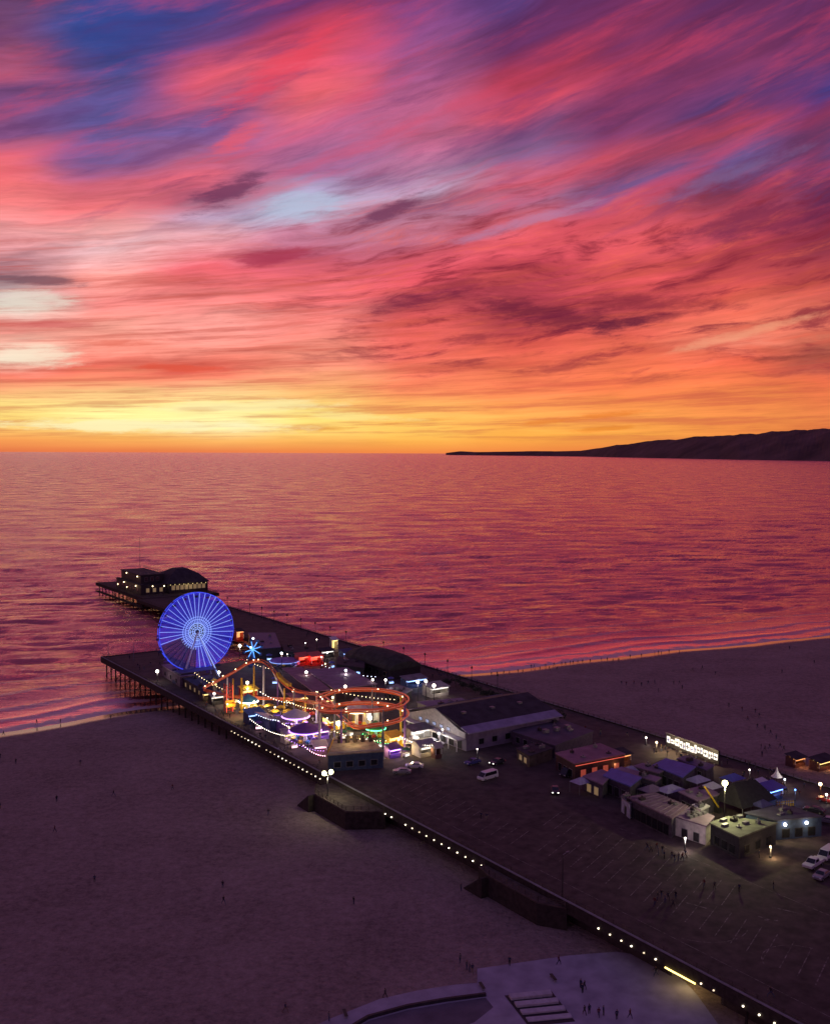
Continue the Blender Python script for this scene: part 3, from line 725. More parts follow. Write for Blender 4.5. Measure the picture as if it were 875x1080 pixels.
# ------------------------------------------------------------------ rides, stalls, lamps
def bulbs(parent, pts, mt, r=.2, name='bulb'):
    for p in pts:
        m = MB(); m.ball(p, r, 7); m.build(name, mt, parent)
def spinner(label, cat, px, py, Rr, h, roofm, ledm, carm, n=10, cone=1.8, name='carousel', light=(1, .8, .6), w=600, zb=DECK):
    u, v = AT(px, py, zb); t = thing(name, label, cat, u, v, zb)
    m = MB(); m.lathe([(Rr, 0), (Rr, .5), (Rr*.96, .55)], n=24); m.build('platform', M_wood, t)
    m = MB(); m.lathe([(.5, .55), (.45, h), (.3, h+.3)], n=10); m.build('centre_post', M_white, t)
    m = MB(); m.lathe([(Rr*.97, h), (Rr, h+.35), (Rr*.5, h+.35+cone*.55), (.1, h+.35+cone)], n=24); m.build('canopy', roofm, t)
    m = MB(); m.path([(Rr*math.cos(2*math.pi*k/28), Rr*math.sin(2*math.pi*k/28), h-.05) for k in range(28)], .13, 5, 0, True); m.build('light_ring', ledm, t)
    for k in range(n):
        a = 2*math.pi*k/n; x, y = Rr*.72*math.cos(a), Rr*.72*math.sin(a); m = MB()
        m.lathe([(.25, .6), (.6, .75), (.65, 1.3), (.55, 1.35)], (x, y, 0), 8); m.tube((x, y, 1.2), (x, y, h), .05, 4); m.build('seat_pod', carm if k % 2 else M_yellow, t)
    lamp_light(t, (Rr*.5, -Rr*.5, h-.7), light, w*.7, .5)
    lamp_light(t, (-Rr*.5, Rr*.4, h-.7), light, w*.5, .5)
    return t
spinner('carousel with purple canopy and white light ring on the front edge of the park', 'carousel', 322, 783, 4.4, 3.4, M_purple, G_purple, M_cyan, light=(.75, .55, 1), w=420)
spinner('spinning ride with pale violet lights behind the purple carousel', 'spinning ride', 312, 766, 4.0, 3.0, M_white, G_purple, M_purple, name='spinning_ride', light=(.8, .6, 1), w=900)
spinner('swing ride with tall white cone roof inside the red double ring', 'swing ride', 376, 768, 3.4, 5.2, M_white, G_warm, M_red, n=9, cone=3.4, name='swing_ride', light=(1, .8, .5), w=500)
spinner('small ride with white light ring beside the red drop tower', 'spinning ride', 262, 748, 3.0, 2.6, M_cyan, G_white, M_yellow, n=8, name='spinning_ride', light=(.9, .9, 1), w=350)
spinner('ride with dark green canopy and green lamp under the red ring', 'spinning ride', 396, 778, 2.8, 2.7, M_green, G_green, M_red, n=8, name='spinning_ride', light=(.4, 1, .6), w=120)
spinner('flat saucer ride with pale rim and purple lights past the lift hill', 'saucer ride', 300, 702, 5.4, 1.8, M_purple, G_hub, M_blue, n=12, cone=.6, name='saucer_ride', light=(.7, .35, 1), w=420)
u, v = AT(266, 703, 7); t = thing('star_ride', 'upright ride with spread arms lit bright blue behind the wheel', 'thrill ride', u, v)
m = MB(); m.lathe([(1.6, 0), (1.4, .6), (.5, 1.0), (.4, 6.5)], n=10); m.build('mast', M_blue, t)
for k in range(8):
    a = 2*math.pi*k/8+.2; m = MB(); x, z = math.cos(a), math.sin(a)
    m.tube((0, -.6, 6.5), (3.4*x, -.7, 6.5+3.4*z), .17, 5, 0); ar = m.build('arm', G_cyan, t)
    m = MB(); m.lathe([(.2, -.7), (.6, -.5), (.6, .2), (.2, .5)], (3.7*x, -.7, 6.5+3.7*z), 8); m.build('pod', M_blue, ar)
bulbs(t, [(0, -1.0, 10.6)], G_cool, .4)
lamp_light(t, (0, -3, 6), (.2, .5, 1), 500, .5)
u, v = AT(241, 752, 7); t = thing('drop_tower', 'red lit drop tower beside the lift hill of the coaster', 'drop tower', u, v)
m = MB()
for x in (-.9, .9):
    for y in (-.9, .9): m.box(x-.14, x+.14, y-.14, y+.14, 0, 9)
for k in range(8): m.box(-.9, .9, -.86, -.8, .9+k, 1.05+k); m.box(.8, .86, -.9, .9, .9+k, 1.05+k)
m.build('tower_frame', M_red, t)
for x in (-1.04, 1.04): m = MB(); m.box(x-.04, x+.04, -1.1, -1.02, .5, 8.6); m.build('light_strip', G_redhot, t)
m = MB(); m.box(-1.5, 1.5, -1.9, -1.1, 2.2, 3.3); m.box(-1.5, 1.5, -1.25, -1.1, 3.3, 4.2); m.build('gondola', M_yellow, t)
m = MB(); m.box(-1.5, 1.5, -1.5, 1.5, 0, .5); m.build('base', M_wood, t)
lamp_light(t, (0, -3, 3), (1, .25, .1), 250, .4)

M_lampcloth = mat('dull_canvas', (.38, .36, .36), .8, vary=.2)
def stall(label, px, py, w, d, hgt, roofm, wallm, glowm, lcol, watts, rot=0.0, name='stall', cat='stall', gable=False, zb=DECK):
    u, v = AT(px, py, zb); t = thing(name, label, cat, u, v, zb, rot)
    m = MB(); m.box(-w/2, w/2, d/2-.12, d/2, 0, hgt); m.box(-w/2, -w/2+.12, -d/2+.6, d/2-.12, 0, hgt); m.box(w/2-.12, w/2, -d/2+.6, d/2-.12, 0, hgt); m.build('wall', wallm, t)
    m = MB(); m.box(-w/2, w/2, -d/2, -d/2+.5, 0, 1.05); m.build('counter', wallm, t)
    for x in (-w/2+.08, w/2-.08): m = MB(); m.box(x-.06, x+.06, -d/2-.06, -d/2+.06, 1.05, hgt); m.build('post', M_white, t)
    m = MB()
    if gable: m.add([(-w/2-.4, -d/2-.5, hgt), (w/2+.4, -d/2-.5, hgt), (w/2+.4, d/2+.4, hgt), (-w/2-.4, d/2+.4, hgt), (-w/2-.4, 0, hgt+1.3), (w/2+.4, 0, hgt+1.3)], [(0,1,5,4), (2,3,4,5), (1,2,5), (3,0,4), (0,3,2,1)])
    else: m.add([(-w/2-.3, -d/2-.7, hgt-.25), (w/2+.3, -d/2-.7, hgt-.25), (w/2+.3, d/2+.2, hgt+.55), (-w/2-.3, d/2+.2, hgt+.55), (-w/2-.3, -d/2-.7, hgt-.1), (w/2+.3, -d/2-.7, hgt-.1), (w/2+.3, d/2+.2, hgt+.7), (-w/2-.3, d/2+.2, hgt+.7)], [(0,3,2,1),(4,5,6,7),(0,1,5,4),(1,2,6,5),(2,3,7,6),(3,0,4,7)])
    m.build('roof', roofm, t)
    if glowm:
        m = MB(); m.box(-w/2+.3, w/2-.3, -d/2-.12, -d/2-.02, hgt-.75, hgt-.3); m.build('light_box', glowm, t)
        m = MB(); m.box(-w/2+.4, w/2-.4, d/2-.2, d/2-.13, 1.3, hgt-.5); m.build('lit_shelf', glowm, t)
    if watts: lamp_light(t, (0, -d/2-1.2, hgt*.75), lcol, watts*.6, .4)
    return t
W_, Y_, B_, V_, O_ = (1, .9, .8), (1, .75, .35), (.35, .5, 1), (.65, .4, 1), (1, .4, .15)
G_candy = glow('candy_panel', (1, .55, .7), 2.2); G_gold = glow('gold_panel', (1, .7, .22), 2.0); G_bluepanel = glow('blue_panel', (.3, .5, 1), 2.2)
stall('stall with a bright blue sloping roof at the foot of the yellow column', 268, 762, 5, 4, 3.2, M_cyan, M_blue, G_bluepanel, B_, 200)
stall('long stall with pale bluish roof facing the railing, beside the blue-roofed stall', 282, 767, 9, 3, 3.0, M_white, M_blue, G_panel, W_, 250, R(90))
stall('long stall with grey roof next along the railing toward the car park', 297, 770, 8, 3, 2.8, M_greyroof, M_purple, G_purple, V_, 200, R(90))
stall('cream lit booth like a square box beside the purple carousel', 304, 783, 3.2, 3, 3.0, M_cream, M_cream, G_gold, Y_, 150)
stall('stall with violet canvas roof just behind the carousel', 335, 779, 5, 4, 2.8, M_purple, M_purple, G_candy, V_, 240)
stall('stall of pink lights beside the blue box building', 337, 794, 3.5, 3, 2.4, M_white, M_pinkroof, G_candy, (1, .6, .7), 140, R(-20))
stall('game booth with gold lights behind the yellow column', 262, 736, 5, 3.5, 3.2, M_yellow, M_red, G_gold, Y_, 380)
stall('game booth with white lights at the low end of the lift hill', 228, 742, 4, 3, 2.8, M_grey, M_dark, G_panel, Y_, 260)
stall('game booth with dim gold lights beside the low end of the lift hill', 218, 738, 3.5, 3, 2.6, M_tar, M_wood, G_gold, Y_, 120)
stall('gold lit food stall under the pink roof', 318, 744, 8, 4, 3.3, M_pinkroof, M_brick, G_gold, (1, .55, .2), 700)
stall('orange lit food stall between pink roof and red ring', 338, 748, 7, 4, 3.3, M_brick, M_brick, G_gold, (1, .55, .2), 600)
stall('gold lit kiosk beside the column inside the double ring', 352, 768, 5, 4, 3.0, M_tar, M_yellow, G_gold, Y_, 500)
stall('kiosk with bright white front at the far side of the double ring', 391, 762, 4, 3, 4.2, M_cream, M_white, G_panel, Y_, 420)
stall('yellow lit booth at the foot of the white ring column', 415, 788, 4, 3.2, 3.4, M_yellow, M_yellow, G_gold, Y_, 520)
stall('booth with violet glow beside the dark purple ring column', 414, 798, 3.5, 2.5, 2.6, M_purple, M_purple, G_purple, V_, 180)
stall('white lit shop front left of the arcade entrance', 441, 781, 6.5, 3.5, 3.6, M_greyroof, M_cream, G_panel, (1, .8, .6), 260)
stall('white canopy kiosk glowing inside, in front of the arcade entrance', 446, 796, 4.5, 4, 2.8, M_lampcloth, M_cream, G_panel, Y_, 220, 0, 'kiosk', 'kiosk', True)
stall('small cream kiosk beside the glowing white canopy kiosk', 460, 799, 2, 2, 2.8, M_cream, M_brick, None, Y_, 0, 0, 'kiosk', 'kiosk', True)
stall('red lit booth past the saucer ride, nearer the wheel', 319, 701, 4.5, 4, 3.6, M_red, M_red, G_redhot, (1, .15, .1), 420)
stall('red lit booth past the saucer ride, farther from the wheel', 332, 701, 5, 4, 3.8, M_red, M_red, G_redhot, (1, .12, .1), 500)
stall('orange lit kiosk right beside the rim of the blue wheel', 252, 676, 3, 3, 4.5, M_tar, M_red, G_orange, O_, 300)
stall('tall pale lit booth by the crowd on the far pier', 352, 687, 2.4, 2.4, 5, M_white, M_cream, G_gold, Y_, 200)
stall('stall with blue lights past the big grey roof', 366, 695, 5, 4, 3, M_blue, M_blue, G_bluepanel, B_, 200)
stall('stall with cool white lights before the dark domed hall', 344, 693, 5, 3, 2.8, M_tar, M_dark, G_panel, W_, 160)
stall('bluish white lit pavilion right of the dark domed hall', 436, 724, 8, 4, 3.0, M_greyroof, M_blue, G_bluepanel, (.6, .7, 1), 350)
stall('white lit awning beside the group of bright lamps', 459, 733, 7, 5, 3.2, M_lampcloth, M_cream, G_panel, W_, 260)

# the blue box building with a lit yard on top
def block(name, label, cat, pxs, z, wallm, roofm, z0=DECK, over=.3, slope=None):
    """building whose flat roof corners are given; returns thing and local corners"""
    pts = [AT(x, y, z) for x, y in pxs]; cu = sum(p[0] for p in pts)/len(pts); cv = sum(p[1] for p in pts)/len(pts)
    t = thing(name, label, cat, cu, cv, z0); q = [(p[1]-cv, p[0]-cu) for p in pts]
    hts = [z-z0]*len(q) if slope is None else [z-z0+s for s in slope]
    m = MB(); m.prism(q, 0, [h_-.002 for h_ in hts]); m.build('wall', wallm, t)
    m = MB(); big = [(x*(1+over/max(2, math.hypot(x, y))), y*(1+over/max(2, math.hypot(x, y)))) for x, y in q]
    n = len(big); a = sum(big[i][0]*big[(i+1) % n][1]-big[(i+1) % n][0]*big[i][1] for i in range(n))
    if a < 0: big = big[::-1]; hts = hts[::-1]
    vs = [(x, y, h_+.01) for (x, y), h_ in zip(big, hts)]+[(x, y, h_+.28) for (x, y), h_ in zip(big, hts)]
    m.add(vs, [tuple(range(n))[::-1], tuple(range(n, 2*n))]+[(i, (i+1) % n, n+(i+1) % n, n+i) for i in range(n)])
    m.build('roof', roofm, t)
    rk = random.Random(len(label)*13+int(cu*7)); c_ = Vector((sum(p[0] for p in q)/len(q), sum(p[1] for p in q)/len(q)))
    if slope is None and name != 'box_building':
        for k in range(4):
            i_ = rk.randrange(len(q)); p_ = c_.lerp(Vector(q[i_]), rk.uniform(.2, .6)); w_, d_, h_ = rk.uniform(.25, .8), rk.uniform(.25, .6), rk.uniform(.2, .8)
            mm = MB(); mm.box(p_.x-w_, p_.x+w_, p_.y-d_, p_.y+d_, z-z0+.281, z-z0+.28+h_); mm.lathe([(.12, 0), (.12, .3), (.2, .32), (.2, .42)], (p_.x, p_.y, z-z0+.28+h_), 8); mm.build('roof_unit', M_grey if k % 2 else M_dark, t)
    return t, q
def openings(t, p, q, n, w, z0, z1, mt, name='window', frame=M_grey, pad=.8):
    """n openings along the wall from p to q; each is a frame with a pane in it"""
    p, q = Vector(p), Vector(q); d = q-p; L = d.length; d.normalize(); nn = Vector((d.y, -d.x))
    if nn.dot((p+q)/2) < 0: nn = -nn
    for i in range(n):
        c = p+d*(pad+(L-2*pad)*(i+.5)/n)
        def slab(w2, a0, a1, o0, o1):
            k = [c-d*w2/2+nn*o0, c+d*w2/2+nn*o0, c+d*w2/2+nn*o1, c-d*w2/2+nn*o1]
            mm = MB(); mm.prism([(s.x, s.y) for s in k], a0, a1); return mm
        f = slab(w+.25, z0-.12, z1+.12, -.05, .06).build(name, frame, t)
        slab(w, z0, z1, .055, .09).build('pane' if name == 'window' else 'door_leaf', mt, f)
M_boxwall = mat('box_wall', (.045, .07, .14), .7, vary=.4)
t, q = block('box_building', 'dark blue box building with a lit open yard on its roof', 'building', [(346, 797), (404, 793), (392, 781), (352, 783)], 11.0, M_boxwall, mat('yard_floor', (.4, .34, .25), .8, vary=.4, scale=.6))
openings(t, q[0], q[1], 4, 1.6, .9, 2.2, M_glass); openings(t, q[1], q[2], 1, 1.4, .05, 2.2, M_dark, 'door')
m = MB(); rail(m, [q[2], q[3], q[0]], 1.5, 4.3); m.build('railing', M_yellow, t)
m = MB(); a_, b_ = Vector(q[0]), Vector(q[1]); d = (b_-a_).normalized()
m.tube((a_.x, a_.y, 4.6), (b_.x, b_.y, 4.6), .16, 5); m.build('coping', M_cream, t)
for k in range(5):
    c = Vector(q[3])*(.7)+(Vector(q[2])-Vector(q[3]))*(k/5)
    mm = MB(); mm.box(c.x-.5, c.x+.5, c.y-.35, c.y+.35, 4.3, 5.2); mm.box(c.x-.5, c.x+.5, c.y+.2, c.y+.35, 5.2, 5.9); mm.build('roof_bench', M_wood, t)
lamp_light(t, (0, 1, 7.2), Y_, 420, .5)

# large awning roofs in the middle of the park
def awning(label, pxs, z, roofm, slope, lab2=None):
    pts = [AT(x, y, z) for x, y in pxs]; cu = sum(p[0] for p in pts)/4; cv = sum(p[1] for p in pts)/4
    t = thing('awning_roof', label, 'roof', cu, cv); q = [(p[1]-cv, p[0]-cu) for p in pts]
    n = 4; a = sum(q[i][0]*q[(i+1) % n][1]-q[(i+1) % n][0]*q[i][1] for i in range(n)); sl_ = slope
    if a < 0: q = q[::-1]; sl_ = slope[::-1]
    m = MB(); b_ = [(x, y, z-DECK+s) for (x, y), s in zip(q, sl_)]
    m.add(b_+[(x, y, z_+.25) for x, y, z_ in b_], [(3,2,1,0), (4,5,6,7)]+[(i, (i+1) % 4, 4+(i+1) % 4, 4+i) for i in range(4)]); m.build('roof', roofm, t)
    for i, (x, y, z_) in enumerate(b_):
        mm = MB(); mm.tube((x*.94, y*.94, 0), (x*.94, y*.94, z_-.01), .2, 6); mm.build('post', M_grey, t)
    return t
awning('long awning roof of faded pink beside the red coaster', [(297, 707), (318, 706), (349, 728), (330, 730)], 12, M_pinkroof, [.6, .6, 0, 0])
awning('broad mauve-grey awning roof behind the red double ring', [(322, 709), (366, 707), (398, 722), (352, 727)], 12, M_mauveroof, [.8, .8, 0, 0])

# lamps
def lamp(px, py, zb, col, bm, watts, label, n=1, r=.5, h0=DECK, name='street_lamp', grp=None):
    u, v = AT(px, py, zb); t = thing(name, label, 'street lamp', u, v, h0, 0, grp); H_ = zb-h0
    m = MB(); m.lathe([(.28, 0), (.26, .35), (.13, .5), (.09, H_-.25)], n=8); m.build('pole', M_dark, t)
    if n == 1:
        m = MB(); m.lathe([(.22, H_-r-.15), (.3, H_-r), (.2, H_-r+.08)], n=8); m.build('lamp_head', M_grey, t)
        m = MB(); m.ball((0, 0, H_), r, 10); m.build('globe', bm, t)
    else:
        m = MB(); m.tube((-.9, 0, H_-.35), (.9, 0, H_-.35), .08, 5); m.build('arm', M_grey, t)
        for x in (-.9, .9): m = MB(); m.ball((x, 0, H_+r-.3), r, 10); m.build('globe', bm, t)
    if watts: lamp_light(t, (0, -.2, H_-r-.6), col, watts, .3)
    return t
for px, py, zb, c, bm, w, lab, r in [
    (253, 681, 13, W_, G_white, 500, 'brightest white lamp right beside the rim of the blue wheel', .75),
    (264.5, 683, 14, B_, G_cool, 120, 'bluish lamp on a tall post above the blue star ride', .5),
    (297, 689, 13, W_, G_cool, 250, 'white lamp above the saucer ride', .6),
    (231, 709, 12.5, W_, G_white, 350, 'white lamp just right of the bottom of the wheel', .6),
    (261, 720, 12, Y_, G_warm, 450, 'warm lamp under the lift hill of the coaster', .7),
    (226, 731.5, 11, W_, G_white, 250, 'white lamp by the low end of the lift hill', .5),
    (323, 709, 13.6, W_, G_white, 350, 'white lamp above the long pink awning roof', .6),
    (364.5, 707, 14, W_, G_cool, 300, 'white lamp on the far edge of the mauve roof', .5),
    (364, 724, 13.6, W_, G_white, 350, 'white lamp on the near edge of the mauve roof', .6),
    (393, 717, 13, W_, G_white, 350, 'left one of the two lamps between mauve roof and domed hall', .5),
    (406.5, 717, 13, W_, G_white, 350, 'right one of the two lamps between mauve roof and domed hall', .5),
    (334, 730.5, 15, Y_, G_warm, 300, 'warm lamp at the left edge of the red double ring', .5),
    (351, 735.5, 15, Y_, G_warm, 300, 'warm lamp behind the left part of the double ring', .45),
    (309.5, 728.5, 13, O_, G_warm, 350, 'orange-white lamp before the pink awning roof', .6),
    (357, 763, 13.5, Y_, G_white, 700, 'big white lamp above the lit yard of the blue box building', .85),
    (390, 757, 14.5, Y_, G_white, 600, 'big white lamp in the middle of the red double ring', .8),
    (440.5, 719.5, 13, W_, G_white, 300, 'left one of the three clustered lamps right of the domed hall', .6),
    (449, 718.5, 13, W_, G_white, 300, 'middle one of the three clustered lamps right of the domed hall', .6),
    (457.5, 723, 13, W_, G_white, 500, 'right one of the three clustered lamps, above the white awning', .7),
    (462.5, 773.5, 11.5, W_, G_cool, 350, 'cool white lamp at the arcade corner', .4),
    (466.5, 769.5, 12, W_, G_white, 150, 'small lamp on a post beside the arcade gable', .3),
    (503, 790, 9.5, W_, G_white, 60, 'tiny white lamp before the arcade side wall', .22),
    (345, 688.5, 11, W_, G_cool, 60, 'small cool lamp on the far pier beside the pale booth', .35),
    (339, 693, 11, W_, G_white, 60, 'small lamp on the far pier by the red booths', .35),
    (322, 678, 11, W_, G_white, 40, 'small lamp at the railing of the far pier, farthest out', .28),
    (334, 674.5, 11, W_, G_white, 40, 'small lamp at the railing of the far pier, nearer in', .28),
    (303, 690, 9, W_, G_white, 40, 'small lamp between saucer ride and red booths', .25),
    (307.5, 690, 9, W_, G_white, 40, 'small lamp closest to the left red booth', .25),
    (343, 700, 10, Y_, G_warm, 60, 'small warm lamp behind the mauve roof', .3)]:
    lamp(px, py, zb, c, bm, w*.8, lab, 1, r*.74)
lamp(345.5, 816, 12.2, (1, .95, .6), G_sodium, 900, 'double-headed lamp glowing yellow-white at the pier edge by the ramp', 2, .55)

# strings of bulbs between the stalls
def string(label, p0, p1, n, mt, sag=1.0):
    a = P(*AT(*p0[:2], p0[2])[:2], p0[2]); b = P(*AT(*p1[:2], p1[2])[:2], p1[2])
    u, v = AT(*p0); t = thing('string_lights', label, 'string lights', u, v, p0[2], -AX); t.rotation_euler = (0, 0, 0)
    pts = [(b-a)*(k/n)-Vector((0, 0, sag*4*(k/n)*(1-k/n))) for k in range(n+1)]
    m = MB(); m.path(pts, .03, 4); m.build('cable', M_dark, t); bulbs(t, pts[1:-1], mt, .105)
string('string of white bulbs above the violet spinning ride', (296, 762, 11), (330, 768, 11), 16, G_white)
string('string of warm bulbs across the gold stalls below the pink roof', (300, 738, 11.5), (345, 748, 11.5), 18, G_warm)
string('string of mixed bulbs from yellow column toward violet rides', (256, 745, 11), (296, 760, 11), 16, G_cool)
string('string of warm bulbs from wheel base toward the lift hill', (196, 702, 11), (243, 730, 11), 18, G_warm)
string('string of bulbs beside the arcade entrance front', (420, 775, 11), (458, 786, 11), 16, G_white)
string('string of violet bulbs around the front carousel', (300, 777, 10.5), (344, 792, 10.5), 16, G_purple)
string('string of bulbs over the small rides under the ring', (350, 770, 11.5), (410, 781, 11.5), 20, G_warm)

# parasols and small fences that fill the gaps between the rides
def parasol(px, py, mt, label, grp):
    u, v = AT(px, py, 7); t = thing('parasol', label, 'parasol', u, v, DECK, 0, grp)
    m = MB(); m.tube((0, 0, 0), (0, 0, 2.6), .05, 5); m.build('pole', M_grey, t)
    m = MB(); m.lathe([(1.5, 2.05), (.9, 2.42), (.1, 2.75)], n=8); m.build('canopy', mt, t)
    m = MB(); m.lathe([(.5, .7), (.5, .76)], n=8); m.tube((0, 0, 0), (0, 0, .7), .12, 6); m.build('table', M_white, t)
for px, py in ((424, 787), (430, 791), (436, 786), (427, 778), (432, 774), (455, 788), (463, 792)): parasol(px, py, M_white, 'white parasol with a table before the arcade entrance', 'white parasols before the arcade')
for px, py in ((290, 757), (296, 753), (284, 751), (304, 757), (275, 753)): parasol(px, py, M_yellow, 'yellow parasol between lift hill and violet rides', 'yellow parasols in the park')
for px, py in ((330, 760), (342, 758), (348, 775), (324, 756)): parasol(px, py, M_red, 'red parasol by the gold lit stalls', 'red parasols by the gold stalls')
string('string of white bulbs along the blue roofed stalls at the railing', (262, 757, 10.4), (302, 776, 10.4), 20, G_white)
string('string of pink and white bulbs before the blue box building', (318, 784, 10), (345, 797, 10), 12, glow('pink_bulb', (1, .45, .6), 14))
string('string of green bulbs between the ring columns', (380, 772, 11), (412, 784, 11), 12, G_green)
string('string of warm bulbs over the deck behind the double ring', (330, 722, 12), (420, 738, 12), 22, G_warm)
string('string of white bulbs from pink roof to lift hill', (272, 728, 12), (312, 742, 12), 14, G_white)
string('string of cool bulbs beyond the mauve roof', (336, 700, 11), (400, 714, 11), 16, G_cool)
string('string of warm bulbs from saucer ride toward the wheel', (258, 694, 11), (292, 706, 11), 12, G_warm)
for px, py, c, w in ((305, 770, (.8, .6, 1), 500), (330, 775, (.7, .5, 1), 400), (290, 748, Y_, 500), (345, 760, Y_, 500), (420, 783, Y_, 500), (440, 775, W_, 400), (268, 742, Y_, 400), (372, 742, Y_, 400), (240, 745, Y_, 200)):
    u, v = AT(px, py, 10); t = thing('added_ground_lamp', 'small bare bulb on a slim post, added to light the ground among the rides', 'lamp', u, v, DECK, 0, 'added bulbs among the rides')  # added lamps that brighten the ground between the rides
    m = MB(); m.lathe([(.1, 0), (.06, 3.4)], n=6); m.build('post', M_dark, t); m = MB(); m.ball((0, 0, 3.65), .24, 7); m.build('bulb', G_white if c == W_ else G_warm, t); lamp_light(t, (0, -.3, 3.0), c, w, .4)

# small wheeled carts between the rides
def cart(px, py, rm, gm, c, w, label, grp):
    u, v = AT(px, py, 7); t = thing('snack_cart', label, 'cart', u, v, DECK, random.uniform(-.6, .6), grp)
    m = MB(); m.box(-.9, .9, -.5, .5, .35, 1.15); m.build('body', M_cream, t)
    m = MB(); m.lathe([(1.25, 2.2), (.7, 2.55), (.05, 2.75)], n=8); m.build('canopy', rm, t)
    m = MB(); m.box(-.8, .8, -.56, -.505, .5, 1.0); m.build('lit_panel', gm, t)
    for x in (-.8, .8): m = MB(); m.tube((x, .45, 1.15), (x*.9, .3, 2.3), .04, 4); m.build('post', M_grey, t)
    for x in (-.96, .96): m = MB(); m.tube((x-.05, 0, .32), (x+.05, 0, .32), .32, 10); m.build('wheel', M_rubber, t)
    lamp_light(t, (0, -1.1, 1.7), c, w, .3)
for px, py in ((273, 770), (292, 762), (313, 758), (341, 771), (333, 788), (310, 790)): cart(px, py, M_purple, G_candy, (1, .6, .75), 70, 'small snack cart with violet canopy and pink light among the violet rides', 'violet carts')
for px, py in ((248, 742), (234, 737), (256, 731), (214, 729), (202, 719), (226, 724)): cart(px, py, M_yellow, G_gold, Y_, 80, 'small snack cart with yellow canopy and gold light near the lift hill', 'yellow carts')
for px, py in ((369, 777), (384, 783), (362, 780), (402, 789), (428, 799), (450, 790)): cart(px, py, M_green, G_panel, W_, 70, 'small snack cart with green canopy and white light under the red ring', 'green carts')
for px, py in ((284, 697), (310, 707), (350, 705), (375, 712), (412, 722), (290, 722)): cart(px, py, M_bluetarp, G_bluepanel, B_, 60, 'small snack cart with blue canopy and blue light beyond the coaster', 'blue carts')
# ------------------------------------------------------------------ buildings along the north side and at the pier end
def loc(t_u, t_v, px, py, z):
    u, v = AT(px, py, z); return (v-t_v, u-t_u)
# arcade hall: long axis along v, gable to the promenade
t = thing('arcade_hall', 'long arcade hall with dark gabled roof and white gable front', 'building', 226, 163)
m = MB(); m.prism([(0, -14), (0, 14), (33, 14), (33, -14)], 0, 5); m.build('wall', mat('arcade_wall', (.24, .2, .28), .75, vary=.3, scale=.6), t)
m = MB(); V0 = [(-.02, -12, 5), (-.02, 12, 5), (-.02, 0, 8.7), (-.32, -12, 5), (-.32, 12, 5), (-.32, 0, 8.7)]
m.add(V0, [(0, 1, 2), (5, 4, 3), (0, 3, 4, 1), (1, 4, 5, 2), (2, 5, 3, 0)]); m.box(-.32, -.02, -14, 14, 3.4, 5.0); m.build('gable_front', mat('dull_white_paint', (.34, .33, .36), .6, vary=.3), t)
m = MB()
def slab4(m, a, b, c, d, th=.25): m.add([a, b, c, d]+[(p[0], p[1], p[2]+th) for p in (a, b, c, d)], [(3,2,1,0),(4,5,6,7),(0,1,5,4),(1,2,6,5),(2,3,7,6),(3,0,4,7)])
slab4(m, (.02, -11.5, 5.6), (33.5, -11.5, 5.6), (33.5, 0, 8.5), (.02, 0, 8.5)); slab4(m, (.02, 0, 8.5), (33.5, 0, 8.5), (33.5, 11.5, 5.6), (.02, 11.5, 5.6)); rf = m.build('roof', M_tar, t)
for x in (6, 16, 26):
    m = MB(); m.box(x-.6, x+.6, -5.6, -4.4, 6.6, 7.9); m.build('roof_vent', M_grey, rf)
m = MB(); slab4(m, (.02, -15, 4.7), (33.5, -15, 4.7), (33.5, -11.6, 5.75), (.02, -11.6, 5.75)); slab4(m, (.02, 11.6, 5.75), (33.5, 11.6, 5.75), (33.5, 15, 4.7), (.02, 15, 4.7)); m.build('eave_roof', mat('lilac_roof', (.30, .27, .42), .6, vary=.3, scale=.4), t)
m = MB(); m.box(-2.6, -.35, -13.5, 13.5, 3.0, 3.35); m.build('front_canopy', M_white, t)
for k in range(8):
    mm = MB(); mm.box(-2.5, -2.3, -13.2+k*3.75, -13.0+k*3.75, 0, 3.0); mm.build('canopy_post', M_white, t)
openings(t, (0, -13.5), (0, 13.5), 7, 2.4, .3, 2.7, G_window, 'window', M_dark)
openings(t, (2, -14), (31, -14), 6, 1.6, 1.2, 2.6, M_glass)
openings(t, (-.3, -9), (-.3, 9), 5, 1.4, 4.0, 4.8, glow('dim_blue_window', (.4, .55, 1), .5), 'window', M_dark)
lamp_light(t, (-4, 2, 2.8), (.7, .8, 1), 110, .4); lamp_light(t, (-4, -8, 2.8), (.8, .85, 1), 80, .4); lamp_light(t, (-4, 10, 2.8), (1, .8, .6), 90, .4)
t, q = block('flat_hall', 'low flat lilac-grey hall behind the arcade gable', 'building', [(440, 741), (486, 737), (497, 743), (455, 747)], 12, M_grey, mat('lilac_grey_roof', (.24, .21, .30), .65, vary=.35, scale=.3))
openings(t, q[0], q[3], 4, 1.2, 1.2, 2.6, M_glass)
t, q = block('flat_annex', 'wide flat dark annex joined to the beach end of the arcade', 'building', [(540, 772), (585, 757), (625, 772), (585, 787)], 10.2, mat('annex_wall', (.1, .07, .12), .8), mat('annex_roof', (.10, .085, .12), .75, vary=.4, scale=.3))
openings(t, q[0], q[3], 5, 1.3, .8, 2.2, M_glass)
for k in range(3):
    m = MB(); m.box(-4+k*4, -2.6+k*4, -1, .4, 3.5, 4.4); m.build('roof_vent', M_grey, t)
t, q = block('low_shed', 'low dark shed in front of the arcade side wall', 'shed', [(545, 790), (568, 783), (582, 790), (558, 798)], 9.8, M_wood, M_tar)
openings(t, q[0], q[3], 2, 1.4, .6, 1.9, G_window)
